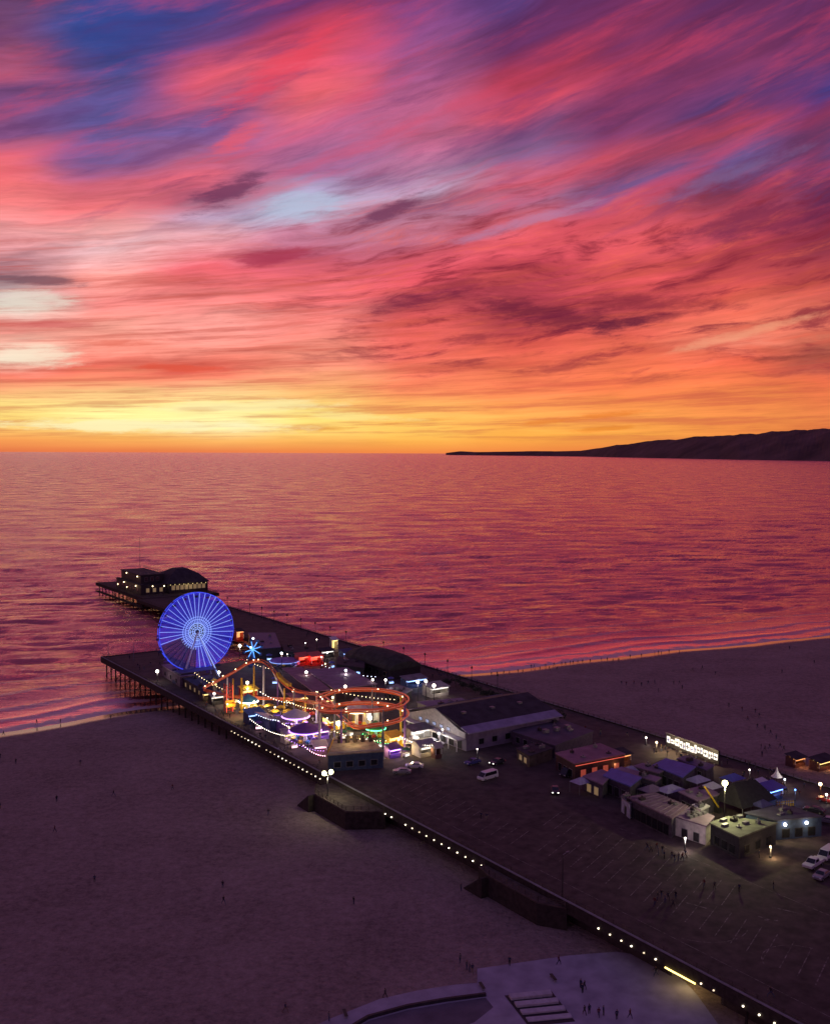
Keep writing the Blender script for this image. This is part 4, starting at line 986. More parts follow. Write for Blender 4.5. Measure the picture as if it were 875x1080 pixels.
# domed hall
u, v = AT(410, 708, 7); t = thing('domed_hall', 'dark hall with a broad domed roof near the far railing', 'building', u+3, v-1)
m = MB(); m.box(-6.5, 6.5, -15, 15, 0, 3.4); m.build('wall', M_dark, t)
m = MB(); N = 10
prof_ = [(-7.2*math.cos(math.pi*k/N), 3.402+4.4*math.sin(math.pi*k/N)) for k in range(N+1)]
for y0, y1, s0, s1 in ((-15.6, -10, .55, .92), (-10, 0, .92, 1), (0, 10, 1, .92), (10, 15.6, .92, .55)):
    a_ = [(x*(.8+.2*s0), y0, 3.402+(z-3.402)*s0) for x, z in prof_]; b_ = [(x*(.8+.2*s1), y1, 3.402+(z-3.402)*s1) for x, z in prof_]
    m.add(a_+b_, [(k, k+1, N+2+k, N+1+k) for k in range(N)])
    if y0 < -15: m.add(a_, [tuple(range(N+1))])
    if y1 > 15: m.add(b_, [tuple(range(N+1))[::-1]])
m.build('dome_roof', mat('dome_roof', (.05, .05, .045), .85, vary=.5, scale=.5), t)
openings(t, (-6.5, -15), (-6.5, 15), 6, 1.6, .8, 2.3, M_glass)
# far pier roofs
t, q = block('blue_roof_hall', 'hall with dim blue-violet roof between wheel and far railing', 'building', [(262, 668), (290, 668), (296, 683), (268, 685)], 11, M_dark, M_navyroof)
openings(t, q[0], q[3], 4, 1.2, .8, 2.2, G_window)
t, q = block('long_shed', 'long dark shed along the far pier beyond the red booths', 'shed', [(297, 680), (330, 684), (333, 690), (300, 687)], 10, M_dark, M_tar)
openings(t, q[3], q[2], 4, 1.4, .8, 2.0, M_glass)
t, q = block('dark_shed', 'dark shed between the domed hall and the red booths', 'shed', [(357, 693), (384, 697), (384, 705), (355, 701)], 10.5, M_dark, M_tar)
openings(t, q[3], q[2], 3, 1.4, .8, 2.0, G_bluepanel)
t, q = block('back_shed', 'small dark shed right beside the cool blue pavilion', 'shed', [(418, 722), (434, 728), (424, 734), (408, 728)], 10.0, M_dark, M_greyroof)
openings(t, q[3], q[2], 3, 1.1, .8, 2.0, M_glass)
# the end of the pier
t = thing('boxy_restaurant', 'dark boxy two-storey restaurant with roof terrace at the pier end', 'restaurant', 566, 200); t.scale = (1.1, 1.2, 1.35)
m = MB(); m.box(-6, 8, -18, 16, 0, 4.0); m.box(-4, 8, -13, 14, 4.0, 7.4); m.build('wall', M_dark, t)
m = MB(); m.box(-4.4, 8.4, -13.4, 14.4, 7.402, 7.75); m.box(-6.3, -4.4, -18.3, 16.3, 4.002, 4.25); m.build('roof', M_tar, t)
openings(t, (-6, -17), (-6, 15), 6, 1.6, 1.0, 2.6, M_glass); openings(t, (-5, -18), (7, -18), 3, 1.6, 1.0, 2.6, G_window)
openings(t, (-3.5, -13), (7, -13), 3, 1.5, 5.0, 6.6, M_glass)
m = MB(); rail(m, [(-4.2, -13.2), (8.2, -13.2), (8.2, 14.2)], 2, 7.75); m.build('railing', M_grey, t)
m = MB(); m.tube((3, 6, 7.75), (3, 6, 22), .13, 6, r2=.06); m.tube((1.6, 6, 17.5), (4.4, 6, 17.5), .06, 4); m.build('mast', M_grey, t)
for x, y, z in ((-6.3, -12, 3.3), (-4.3, -9, 6.8), (-6.4, 4, 3.4), (0, -18.3, 3.4), (6, -18.2, 3.2), (-4.2, 6, 7.0)):
    m = MB(); m.ball((x, y, z), .26, 7); m.build('wall_lamp', G_warm, t)
t = thing('hipped_restaurant', 'dark restaurant with broad hipped roof and yellow lit eaves at the pier end', 'restaurant', 555, 220); t.scale = (1, 1, 1.5)
m = MB(); m.box(-11.5, 11.5, -13, 13, 0, 3.6); m.build('wall', M_dark, t)
m = MB(); m.add([(-12.5, -14, 3.602), (12.5, -14, 3.602), (12.5, 14, 3.602), (-12.5, 14, 3.602), (-8, -8, 6.6), (8, -8, 6.6), (8, 8, 6.6), (-8, 8, 6.6), (-3, -3, 8.4), (3, -3, 8.4), (3, 3, 8.4), (-3, 3, 8.4)], [(0,1,5,4),(1,2,6,5),(2,3,7,6),(3,0,4,7),(4,5,9,8),(5,6,10,9),(6,7,11,10),(7,4,8,11),(8,9,10,11),(3,2,1,0)]); m.build('roof', M_tar, t)
openings(t, (-11, -13), (11, -13), 8, 1.9, 1.3, 2.9, G_window); openings(t, (-11.5, -12), (-11.5, 12), 5, 1.6, 1.0, 2.6, M_glass)
for k in range(9):
    m = MB(); m.ball((-11+k*2.6, -14.2, 3.3), .2, 6); m.build('eave_lamp', glow('dim_eave_bulb', (1, .75, .3), 1.2), t)
lamp_light(t, (0, -16, 3), (1, .7, .25), 200, .5)
for lab, px, py, zb in (('lamp at the seaward left corner of the pier end, outermost', 124.5, 616, 11), ('lamp left of the boxy restaurant at the pier end', 134, 619, 10.5), ('lamp on the terrace side of the boxy restaurant', 162, 616, 12)):
    lamp(px, py, zb, Y_, G_warm, 60, lab, 1, .26)
for lab, px, py, zb in (('unlit thin flagpole at the corner of the south spur', 106, 683, 12), ('unlit thin post on the far edge of the south spur', 141, 683, 12)):
    u, v = AT(px, py+14, 7); t = thing('flagpole', lab, 'pole', u, max(v, EV+.6)); m = MB(); m.lathe([(.12, 0), (.1, 3), (.05, 7)], n=6); m.build('pole', M_grey, t); m = MB(); m.ball((0, 0, 7), .14, 6); m.build('finial', M_grey, t)
lamp(166, 708, 10.5, W_, G_white, 120, 'pale lamp left of the wheel on the south spur', 1, .55)
# south spur kiosk below the wheel
t, q = block('spur_shed', 'plain purple-grey shed with flat roof below the wheel', 'shed', [(171, 702), (190, 714), (206, 712), (186, 700)], 10.5, mat('spur_wall', (.2, .15, .2), .8), M_mauveroof)
openings(t, q[0], q[1], 3, 1.2, .8, 2.1, M_glass)
t, q = block('ticket_shed', 'long low dark shed between promenade railing and wheel platform', 'shed', [(193, 716), (214, 728), (224, 724), (204, 713)], 9.8, M_dark, M_tar)
openings(t, q[0], q[1], 4, 1.1, .8, 2.0, G_window)

# red lit building
t, q = block('brick_restaurant', 'low restaurant with rose-coloured roof and red lit front', 'restaurant', [(586, 795), (632, 785), (658, 796), (606, 806)], 11, mat('dark_brick', (.09, .05, .045), .85, vary=.35), M_pinkroof)
openings(t, q[3], q[2], 4, 1.6, .6, 2.3, glow('red_window', (1, .14, .06), .25), 'window', M_dark); openings(t, q[0], q[3], 3, 1.4, .4, 2.2, M_glass)
u, v = AT(628, 803, 7); 
m = MB(); c_ = ((q[3][0]+q[2][0])/2, (q[3][1]+q[2][1])/2)
m.path([(q[3][0]*(1-k)+q[2][0]*k, q[3][1]*(1-k)+q[2][1]*k-.25, 3.6) for k in (0, .33, .66, 1)], .09, 5); m.build('light_strip', glow('dim_red_tube', (1, .12, .06), .8), t)
lamp_light(t, (c_[0]+2, c_[1]-3, 2.2), (1, .2, .08), 60, .4)
stall('orange lit stall with a sloping tar roof right of the rose-roofed restaurant', 653, 806, 5, 3, 3, M_tar, M_brick, G_orange, O_, 150)
stall('orange lit hut left of the long bright lit wall', 640, 812, 3, 3, 2.8, M_tar, M_red, G_orange, O_, 100)

# market sheds with blue roofs
M_shedw = mat('shed_wall', (.09, .075, .1), .85, vary=.4)
t, q = block('market_shed', 'market shed with bright blue roof, nearest the open car park', 'shed', [(637, 819), (645, 813.5), (675, 823), (664, 830)], 10.6, M_shedw, M_bluetarp, slope=[0, .5, .5, 0]); openings(t, q[0], q[3], 3, 1.5, .2, 2.2, M_dark, 'door')
t, q = block('market_shed', 'market shed with lilac roof joined to the left of the near blue roof', 'shed', [(615, 819.5), (634, 814), (645, 819), (635, 828)], 10.2, M_shedw, M_mauveroof, slope=[0, .3, .3, 0]); openings(t, q[0], q[3], 2, 1.4, .3, 2.1, G_window)
t, q = block('market_shed', 'market shed with narrow lilac strip roof between the two blue roofs', 'shed', [(649, 812), (656, 810), (696, 821), (690, 825)], 10.3, M_shedw, M_mauveroof); openings(t, q[0], q[3], 4, 1.3, .3, 2.0, M_glass)
t, q = block('market_shed', 'market shed with bright blue roof, farther from the car park', 'shed', [(689, 808), (702, 803.5), (732, 812), (719, 820.5)], 10.6, M_shedw, M_bluetarp, slope=[0, .6, .6, 0]); openings(t, q[0], q[3], 4, 1.5, .2, 2.2, M_dark, 'door')
t, q = block('market_shed', 'market shed with lilac roof left of the far blue roof', 'shed', [(668, 809), (678, 806), (702, 812), (694, 816)], 10.2, M_shedw, M_mauveroof); openings(t, q[0], q[3], 3, 1.2, .3, 2.0, M_glass)
t, q = block('market_shed', 'market shed with dim navy roof just in front of the bright lit wall', 'shed', [(714, 801), (723, 798), (752, 808), (744, 813)], 9.8, M_shedw, M_navyroof); openings(t, q[0], q[3], 3, 1.2, .3, 2.0, M_glass)
# long building
t, q = block('long_building', 'long low building with purple-brown ribbed roof facing the car park', 'building', [(662, 842), (690, 837), (724, 851), (708, 864)], 11, M_shedw, mat('ribbed_roof', (.24, .16, .21), .75, vary=.4, scale=.8)); openings(t, q[0], q[3], 7, 1.5, .3, 2.4, M_glass, 'window', M_dark)
m = MB(); a_, b_ = Vector(q[0]), Vector(q[1])
for k in range(9):
    p = Vector(q[0]).lerp(Vector(q[3]), (k+.5)/9); r_ = Vector(q[1]).lerp(Vector(q[2]), (k+.5)/9)
    m.tube((p.x, p.y, 4.33), (r_.x, r_.y, 4.33), .12, 4)
m.build('roof_rib', M_mauveroof, t)
t, q = block('white_shed', 'small white-fronted booth at the left end of the long building', 'shed', [(655, 841), (661, 838), (669, 845), (664, 848.5)], 10.2, mat('pale_blue_wall', (.4, .42, .55), .7), M_greyroof); openings(t, q[0], q[3], 1, .9, .05, 2.0, M_dark, 'door')
t, q = block('white_building', 'building with bright white wall at the corner of the long building', 'building', [(712, 862), (728, 852), (752, 862), (744, 872)], 10.8, mat('white_wall', (.75, .68, .66), .7, vary=.3, scale=.8), M_mauveroof); openings(t, q[0], q[3], 2, 1.2, .2, 1.9, M_dark, 'door')
for k in range(4):
    m = MB(); m.box(-2.5+k*1.4, -1.6+k*1.4, -.5, .5, 4.08, 4.6); m.build('roof_vent', M_grey, t)
t, q = block('pink_block', 'low block with dull rose roof behind the greenish lamp', 'building', [(716, 836), (740, 830), (758, 838), (736, 846)], 10.5, M_shedw, M_mauveroof); openings(t, q[0], q[3], 3, 1.2, .8, 2.0, M_glass)
t, q = block('flat_roof_building', 'dark building with grey-green flat roof lit by the tall lamp', 'building', [(749, 869), (768, 862.5), (818, 869), (779, 884)], 11.2, mat('black_wall', (.035, .03, .04), .85), M_greenroof); openings(t, q[0], q[3], 3, 1.6, .6, 2.2, M_glass, 'window', M_dark); openings(t, q[3], q[2], 3, 1.6, .6, 2.2, M_glass, 'window', M_dark)
for x, y in ((-3, 1), (1.5, -.5), (3.5, 2.5), (-1, 3)):
    m = MB(); m.box(x-.7, x+.7, y-.4, y+.4, 4.48, 4.95); m.build('roof_hatch', M_grey, t)
t, q = block('blue_grey_building', 'dark blue-grey building with two white wall lamps', 'building', [(818, 866), (786, 858), (826, 850), (866, 862)], 11, M_boxwall, mat('slate_roof', (.07, .07, .11), .7, vary=.4, scale=.5)); openings(t, q[0], q[3], 3, 1.5, .5, 2.1, M_glass, 'window', M_dark)
for f in (.15, .62):
    p = Vector(q[0]).lerp(Vector(q[3]), f); m = MB(); m.ball((p.x, p.y-.5, 3.3), .36, 8); m.build('wall_lamp', G_cool, t); lamp_light(t, (p.x, p.y-1.6, 2.9), (1, .8, .4), 130, .3)
# dark tent
u, v = AT(783, 853, 7); t = thing('dark_tent', 'big dark ridge tent behind the grey-green flat roof', 'tent', u, v)
m = MB(); m.add([(-6, -4.5, 2.4), (6, -4.5, 2.4), (6, 4.5, 2.4), (-6, 4.5, 2.4), (-3.5, 0, 6.6), (4, 0, 6.0)], [(0,1,5,4), (1,2,5), (2,3,4,5), (3,0,4), (3,2,1,0)]); m.build('canopy', mat('black_canvas', (.03, .027, .03), .85), t)
for x, y in ((-5.8, -4.3), (5.8, -4.3), (5.8, 4.3), (-5.8, 4.3)): m = MB(); m.tube((x, y, 0), (x, y, 2.39), .1, 6); m.build('post', M_grey, t)
lamp(764, 826, 18.0, (1, .95, .45), G_sodium, 5000, 'tall lamp glowing greenish yellow over the car park buildings', 1, .62)
u, v = AT(757, 857, 7); t = thing('lifting_arm', 'slanted yellow arm beside the tall greenish lamp', 'crane arm', u, v)
m = MB(); m.box(-.6, .6, -.6, .6, 0, 1.2); m.build('base', M_dark, t); m = MB(); m.tube((0, 0, 1.2), (-4.2, .5, 6.5), .2, 6); m.build('arm', M_yellow, t)
t, q = block('white_tarp_booth', 'booth with a bright white tarp top between rose roof and white wall', 'booth', [(730, 850), (738, 847), (747, 851), (739, 855)], 10.3, M_grey, M_white); openings(t, q[0], q[3], 1, 1.2, .3, 1.9, M_dark, 'door')
# bright lit wall
ua, va = AT(702, 789, 7); ub, vb = AT(757, 809, 7)
t = thing('lit_display_wall', 'long bright white lit display wall of framed panels at the beach edge', 'display', (ua+ub)/2, (va+vb)/2)
Lw = math.hypot(ua-ub, va-vb); t.rotation_euler = (0, 0, math.atan2(P(ub, vb).y-P(ua, va).y, P(ub, vb).x-P(ua, va).x))
m = MB(); m.box(-Lw/2, Lw/2, 0, .5, .6, 4.1); m.build('back_board', M_dark, t)
rs = random.Random(5); x = -Lw/2+.15
while x < Lw/2-.9:
    w_ = rs.uniform(.8, 1.9); w_ = min(w_, Lw/2-.15-x); z0 = rs.uniform(1.3, 1.9); z1 = rs.uniform(2.9, 3.6)
    m = MB(); m.box(x+.16, x+w_-.16, -.08, -.005, z0, z1); pn = m.build('lit_panel', G_panel, t)
    m = MB(); cx = x+w_/2; m.box(cx-.11, cx+.11, -.16, -.085, z0+.35, z1-.5); m.box(x+.3, x+w_-.25, -.165, -.087, (z0+z1)/2-.1, (z0+z1)/2+.12); m.build('figure', M_dark if rs.random() < .7 else M_bluetarp, pn)
    x += w_
m = MB(); m.tube((-Lw/2, -.3, 4.3), (Lw/2, -.3, 4.3), .1, 5); m.build('lamp_rail', M_grey, t)
for k in range(6):
    xx = -Lw/2+(k+.5)*Lw/6; m = MB(); m.box(xx-.12, xx+.12, .1, .4, 0, .6); m.build('foot', M_grey, t)
for k in range(3): lamp_light(t, (-Lw/2+(k+.5)*Lw/3, -2.4, 3), (1, .75, .4), 700, .5)
lamp(692, 783, 9.6, (1, .8, .4), G_warm, 260, 'warm lamp left of the bright lit display wall', 1, .28)
lamp(681, 778, 9.0, W_, G_white, 60, 'small lamp on the deck edge farthest left of the display wall', 1, .24)
# small booths by the beach, right
stall('blue booth with blue lamps right of the dark tent', 812, 842, 5, 3, 2.8, M_bluetarp, M_blue, G_blue, B_, 160)
stall('cream lit stall left of the blue booth', 804, 838, 2.6, 2.6, 2.8, M_white, M_cream, G_panel, W_, 120)
u, v = AT(818.5, 826, 7); t = thing('cone_tent', 'small white cone tent standing alone before the beach', 'tent', u, v)
m = MB(); m.lathe([(1.35, 1.6), (.8, 2.1), (.3, 3.0), (.06, 3.9)], n=10); m.build('canopy', M_white, t)
for k in range(4): a = R(45+90*k); m = MB(); m.tube((1.5*math.cos(a), 1.5*math.sin(a), 0), (1.5*math.cos(a), 1.5*math.sin(a), 1.6), .06, 5); m.build('post', M_grey, t)
lamp_light(t, (0, -2.5, 2.6), W_, 120, .3)
for k in range(8):
    u, v = AT(819+2.4*k, 851-.2*k, 7); t = thing('bollard', 'short yellow post in the row beside the blue booth', 'bollard', u, v, DECK, 0, 'yellow posts in a row')
    m = MB(); m.lathe([(.17, 0), (.15, 1.15), (.05, 1.25)], n=8); m.build('post', M_yellow, t); m = MB(); m.lathe([(.175, .7), (.172, .9)], n=8); m.build('band', M_white, t)
def bz(u, v): return max(0, beach_z(shore_u(v)-u))
for lab, px, py, gm, lc in (('orange glowing kiosk on the sand, left of the two at the frame side', 838, 808, G_orange, O_), ('orange glowing kiosk on the sand with long white sign band', 866, 811, G_gold, O_)):
    u, v = AT(px, py, 2); stall(lab, px, py, 4.5 if gm is G_orange else 7, 3, 2.8, M_tar, M_brick, gm, lc, 220, 0, 'kiosk', 'kiosk', False, 2.05)
lamp(864.5, 827, 9.5, O_, G_warm, 120, 'warm lamp at the right frame side above the parked cars', 1, .4, h0=7)
lamp(871, 838, 9.2, W_, G_white, 60, 'small lamp at the right frame side, lower one', 1, .26, h0=7)
lamp(643, 776, 6.0, O_, G_warm, 40, 'small orange lamp on the beach behind the annex', 1, .3, h0=2.0)
for lab, px, py in (('orange lit low stall on the sand behind the annex, left one', 615, 773), ('orange lit low stall on the sand behind the annex, right one', 626, 776)):
    stall(lab, px, py, 3, 2.4, 2.4, M_tar, M_wood, G_orange, O_, 60, zb=2.05)
lamp(535, 735.5, 10, W_, G_white, 60, 'small white lamp behind the dark arcade roof', 1, .3)
lamp(569, 745, 10, W_, G_white, 60, 'small white lamp at the beach end of the arcade roof', 1, .26)
u, v = AT(583, 950, 7); t = thing('lamp_post', 'tall unlit dark lamp post at the deck edge by the stair bay', 'street lamp', u, EV+.8)
m = MB(); m.lathe([(.2, 0), (.12, .5), (.07, 7.8)], n=8); m.build('pole', M_dark, t); m = MB(); m.tube((0, 0, 7.8), (1.1, 0, 8.1), .06, 5); m.box(.8, 1.5, -.14, .14, 8.02, 8.18); m.build('lamp_head', M_grey, t)
# dark scrub of planters along the north railing right of the lamps
leaf = mat('dark_leaves', (.035, .045, .025), .9, vary=.5)
def shrub(px, py, r, label, z=DECK):
    u, v = AT(px, py, z); t = thing('shrub', label, 'shrub', u, v, z, 0, 'dark shrubs along the north edge')
    rs = random.Random(int(px*7+py)); m = MB()
    for k in range(150):
        th, ph, q = rs.uniform(0, 6.28), math.acos(rs.uniform(-.3, 1)), rs.random()**.4*r
        c = Vector((q*math.sin(ph)*math.cos(th), q*math.sin(ph)*math.sin(th), r*.9+q*math.cos(ph)*.9)); a = Vector((rs.gauss(0, 1), rs.gauss(0, 1), rs.gauss(0, .6))).normalized()*rs.uniform(.2, .42); b = a.orthogonal().normalized()*rs.uniform(.12, .28)
        m.add([c-a, c+b, c+a, c-b], [(0, 1, 2, 3)])
    m.build('crown', leaf, t); m = MB(); m.tube((0, 0, 0), (0, 0, r*1.1), .1, 5); m.build('stem', M_wood, t)
for k in range(16):
    px = 472+k*7.8+random.uniform(-2, 2); py = 722+k*2.6+random.uniform(-1, 2)
    shrub(px, py, random.uniform(1.3, 2.4), 'dark bushy shrub along the railing between bright lamps and arcade roof')

# ------------------------------------------------------------------ vehicles
M_carw = mat('white_car_paint', (.7, .7, .72), .25, vary=.05, spec=.6); M_cars = mat('silver_car_paint', (.38, .38, .42), .25, .4, vary=.05)
M_card = mat('dark_car_paint', (.04, .04, .06), .25, vary=.05); M_carb = mat('blue_car_paint', (.07, .08, .28), .25, vary=.05); M_carr = mat('red_car_paint', (.3, .03, .03), .25, vary=.05)
G_tail = glow('tail_light', (1, .05, .03), .5); G_head = glow('head_light', (1, .95, .85), 3)
def loft(prof, w, tuck):
    """side outline (y, z, half-width factor) closed into a body"""
    n = len(prof); m = MB(); vs = []
    for sx_ in (-1, 1):
        for y, z, f in prof: vs.append((sx_*w/2*f, y, z))
    m.add(vs, [tuple(range(n)), tuple(range(n, 2*n))[::-1]]+[(i, n+i, n+(i+1) % n, (i+1) % n) for i in range(n)])
    return m
KIND = {
 'car': (4.5, 1.8, [(-2.2,.35,.95),(2.2,.35,.95),(2.25,.75,.97),(2.0,.92,.98),(1.0,.98,1),(-1.9,.98,1),(-2.2,.9,.97)], [(1.05,.985,.93),(.35,1.44,.76),(-.95,1.46,.76),(-1.75,.985,.92)]),
 'van': (5.4, 2.0, [(-2.7,.4,.97),(2.6,.4,.95),(2.7,.8,.96),(2.5,1.1,.97),(-2.7,1.15,1)], [(2.3,1.102,.94),(1.55,1.95,.88),(1.2,2.1,.86),(-2.5,2.1,.88),(-2.65,1.152,.98)]),
 'pickup': (5.6, 2.0, [(-2.8,.5,.96),(2.7,.5,.95),(2.8,.95,.97),(2.4,1.1,.98),(-2.8,1.1,1)], [(1.4,1.102,.93),(.7,1.75,.8),(-.6,1.78,.8),(-.9,1.102,.92)])}
def car(kind, label, u, v, rot, paint, lights=False, z=DECK):
    L, w, body, cab = KIND[kind]; t = thing('parked_'+kind, label, kind if kind != 'pickup' else 'pickup truck', u, v, z+.012, rot)
    loft(body, w, 0).build('body', paint, t)
    loft(cab, w*.985, 0).build('cabin', paint, t)
    y = [p[0] for p in cab]; z1 = max(p[1] for p in cab); z0 = cab[0][1]
    m = MB(); a, b = cab[0], cab[1]; nrm = .03
    q = [(sx_*w*.985/2*(p[2]-.06), p[0]+nrm+ (.0), p[1]+.02) for p in (a, b) for sx_ in (-1, 1)]
    q = [(x_, y_*.999+.0, z_) for x_, y_, z_ in q]; m.add([q[0], q[1], q[3], q[2]], [(0, 1, 2, 3)]); m.build('windscreen', M_glass, t)
    for sx_ in (-1, 1):
        m = MB(); f0, f1 = cab[0][2], cab[1][2]; x0 = sx_*(w*.985/2*(f0*.75+f1*.25)+.05); x1 = sx_*(w*.985/2*f1+.045)
        ya, yb = cab[0][0]-.45, cab[-1][0]+.45; za, zb = z0+.12, z1-.1
        m.add([(x0, ya, za), (x0, yb, za), (x1, yb+.1, zb), (x1, ya-.25, zb)], [(0, 1, 2, 3)]); m.build('side_window', M_glass, t)
        m = MB(); m.box(sx_*w*.36-.18, sx_*w*.36+.18, L/2-.04, L/2+.03, .62, .8); m.build('headlight', G_head if lights else M_white, t)
        m = MB(); m.box(sx_*w*.40-.13, sx_*w*.40+.13, -L/2-.02, -L/2+.05, .62, .85); m.build('tail_light', G_tail if lights else M_red, t)
        for y_ in (L*.31, -L*.30):
            m = MB(); m.tube((sx_*(w/2-.2), y_, .33), (sx_*(w/2+.02), y_, .33), .33, 12); wh = m.build('wheel', M_rubber, t)
            m = MB(); m.tube((sx_*(w/2+.021), y_, .33), (sx_*(w/2+.03), y_, .33), .19, 10); m.build('rim', M_grey, wh)
    return t
def carpx(kind, label, px, py, rot, paint, lights=False): u, v = AT(px, py, 7); return car(kind, label, u, v, R(rot), paint, lights)
carpx('car', 'silver car beside the dark ring column, left of two', 424, 816, 52, M_cars)
carpx('car', 'white car beside the ring column, right of two', 437, 810, 52, M_carw)
carpx('van', 'white van alone in the middle of the car park', 514, 822, 96, M_carw)
carpx('car', 'dark blue car glinting violet beside the arcade side wall', 498, 806, 96, M_carb)
carpx('car', 'dark car with lit headlights under the arcade side wall', 524, 806, 100, M_card, True)
carpx('pickup', 'white pickup at the right frame side of the car park, front one', 857, 914, 100, M_carw)
carpx('van', 'white van behind the pickup at the right frame side', 872, 905, 100, M_carw)
carpx('car', 'dark silver car below the pickup at the right frame side', 866, 926, 100, M_cars)
carpx('car', 'silver car right of the blue-grey building', 872, 868, 20, M_cars)
carpx('car', 'dark car right of the yellow posts', 858, 857, 20, M_card)
carpx('car', 'dark red car parked by the small right-side lamps', 872, 846, 15, M_carr)
carpx('car', 'dark car beside the low shed before the annex', 566, 802, 96, M_card)
carpx('van', 'dark van parked in front of the rose-roofed restaurant', 600, 818, 98, M_card)
carpx('car', 'pale car glinting alone between van and market sheds', 585, 836, 140, M_card, True)
# boats far off
for lab, px, py, s_ in (('tiny white boat on the sea below the headland, right one', 818, 484.6, 44), ('tiny pale boat on the sea below the headland, left one', 750, 482.6, 40)):
    d = ray(px, py+.8); k = -HC/d.z; o = bpy.data.objects.new('white_boat', None); COL.objects.link(o); o.location = d*k+Vector((0, 0, HC)); tag(o, lab, 'boat')
    m = MB(); m.add([(-s_/2, -5, 4), (s_/2-6, -5, 4), (s_/2, 0, 5), (s_/2-6, 5, 4), (-s_/2, 5, 4), (-s_/2, -4, 0), (s_/2-9, -3, 0), (s_/2-9, 3, 0), (-s_/2, 4, 0)], [(0,1,2,3,4), (5,6,1,0), (6,2,1), (6,7,2), (7,3,2), (7,8,4,3), (8,5,0,4), (8,7,6,5)]); m.build('hull', M_white, o)
    m = MB(); m.box(-s_*.35, s_*.2, -3.5, 3.5, 4.3, 9); m.box(-s_*.2, s_*.1, -2.5, 2.5, 9.01, 13); m.build('cabin', M_white, o)
    m = MB(); m.box(-s_*.33, s_*.18, -3.6, -3.52, 6, 8); m.build('lit_window', G_white, o)

def wall_flood(label, px, py, zb, c, bm, w): return lamp(px, py, zb, c, bm, w, label, 1, .2)
wall_flood('small floodlight on a post, added to light the white wall', 722, 884, 9.6, W_, G_white, 300)  # added lamp that brightens the white wall, real source unknown
wall_flood('small lamp lighting the ground right of the flat-roofed building', 812, 893, 9.2, Y_, G_warm, 420)
wall_flood('small lamp in the crowd right of the display wall', 790, 812, 9.5, W_, G_white, 60)
wall_flood('small lamp by the cone tent', 827, 822, 9.5, W_, G_cool, 60)
wall_flood('small blue lamp right of the blue booth', 838, 833, 9.6, B_, G_blue, 60)
for k, (u, v) in enumerate([(360+13*i, 214.2) for i in range(13)]+[(262+14*i, 214.4) for i in range(6)]):
    t = thing('lamp_post', 'unlit dark lamp post along the north railing of the far pier', 'street lamp', u, v, DECK, 0, 'unlit posts on the far pier')
    m = MB(); m.lathe([(.18, 0), (.12, .4), (.08, 4.6)], n=6); m.build('pole', M_dark, t); m = MB(); m.lathe([(.1, 4.6), (.34, 4.8), (.3, 5.3), (.06, 5.6)], n=8); m.build('lantern', M_dark, t)

def canopy(label, px, py, w, d, mt):
    u, v = AT(px, py, 9.6); t = thing('canopy_tent', label, 'canopy', u, v)
    m = MB(); m.add([(-w/2, -d/2, 2.5), (w/2, -d/2, 2.5), (w/2, d/2, 2.5), (-w/2, d/2, 2.5), (-w*.12, 0, 3.6), (w*.12, 0, 3.6)], [(0,1,5,4), (1,2,5), (2,3,4,5), (3,0,4), (3,2,1,0)]); m.build('canopy', mt, t)
    for x in (-1, 1):
        for y in (-1, 1): m = MB(); m.tube((x*(w/2-.1), y*(d/2-.1), 0), (x*(w/2-.1), y*(d/2-.1), 2.49), .06, 5); m.build('post', M_grey, t)
M_lilac = mat('lilac_canvas', (.42, .38, .55), .7, vary=.2)
for lab, px, py, w, d, mt in [
    ('pale lilac canopy tent between the far blue roof and the display wall', 735, 822, 5, 4, M_lilac), ('pale canopy tent right behind the ribbed roof of the long building', 706, 832, 6, 4, M_lilac), ('rose canopy tent between ribbed roof and near blue roof', 686, 832, 5, 4, M_mauveroof),
    ('white canopy tent left of the tall greenish lamp', 750, 829, 4, 3.5, M_white), ('white canopy tent right behind the dark ridge tent, upper one', 797, 826, 3, 3, M_white), ('white canopy tent right behind the dark ridge tent, lower one', 797, 833, 3, 3, M_lilac),
    ('pale canopy tent left of the near blue roofed shed', 612, 824, 4, 3.5, M_lilac), ('lilac canopy tent between rose roof and far blue roof', 664, 812, 5, 4, M_lilac), ('blue canopy tent by the crowd right of the display wall', 772, 820, 5, 4, M_bluetarp), ('dark blue canopy tent left of the yellow posts', 803, 848, 4, 3, M_navyroof)]: canopy(lab, px, py, w, d, mt)
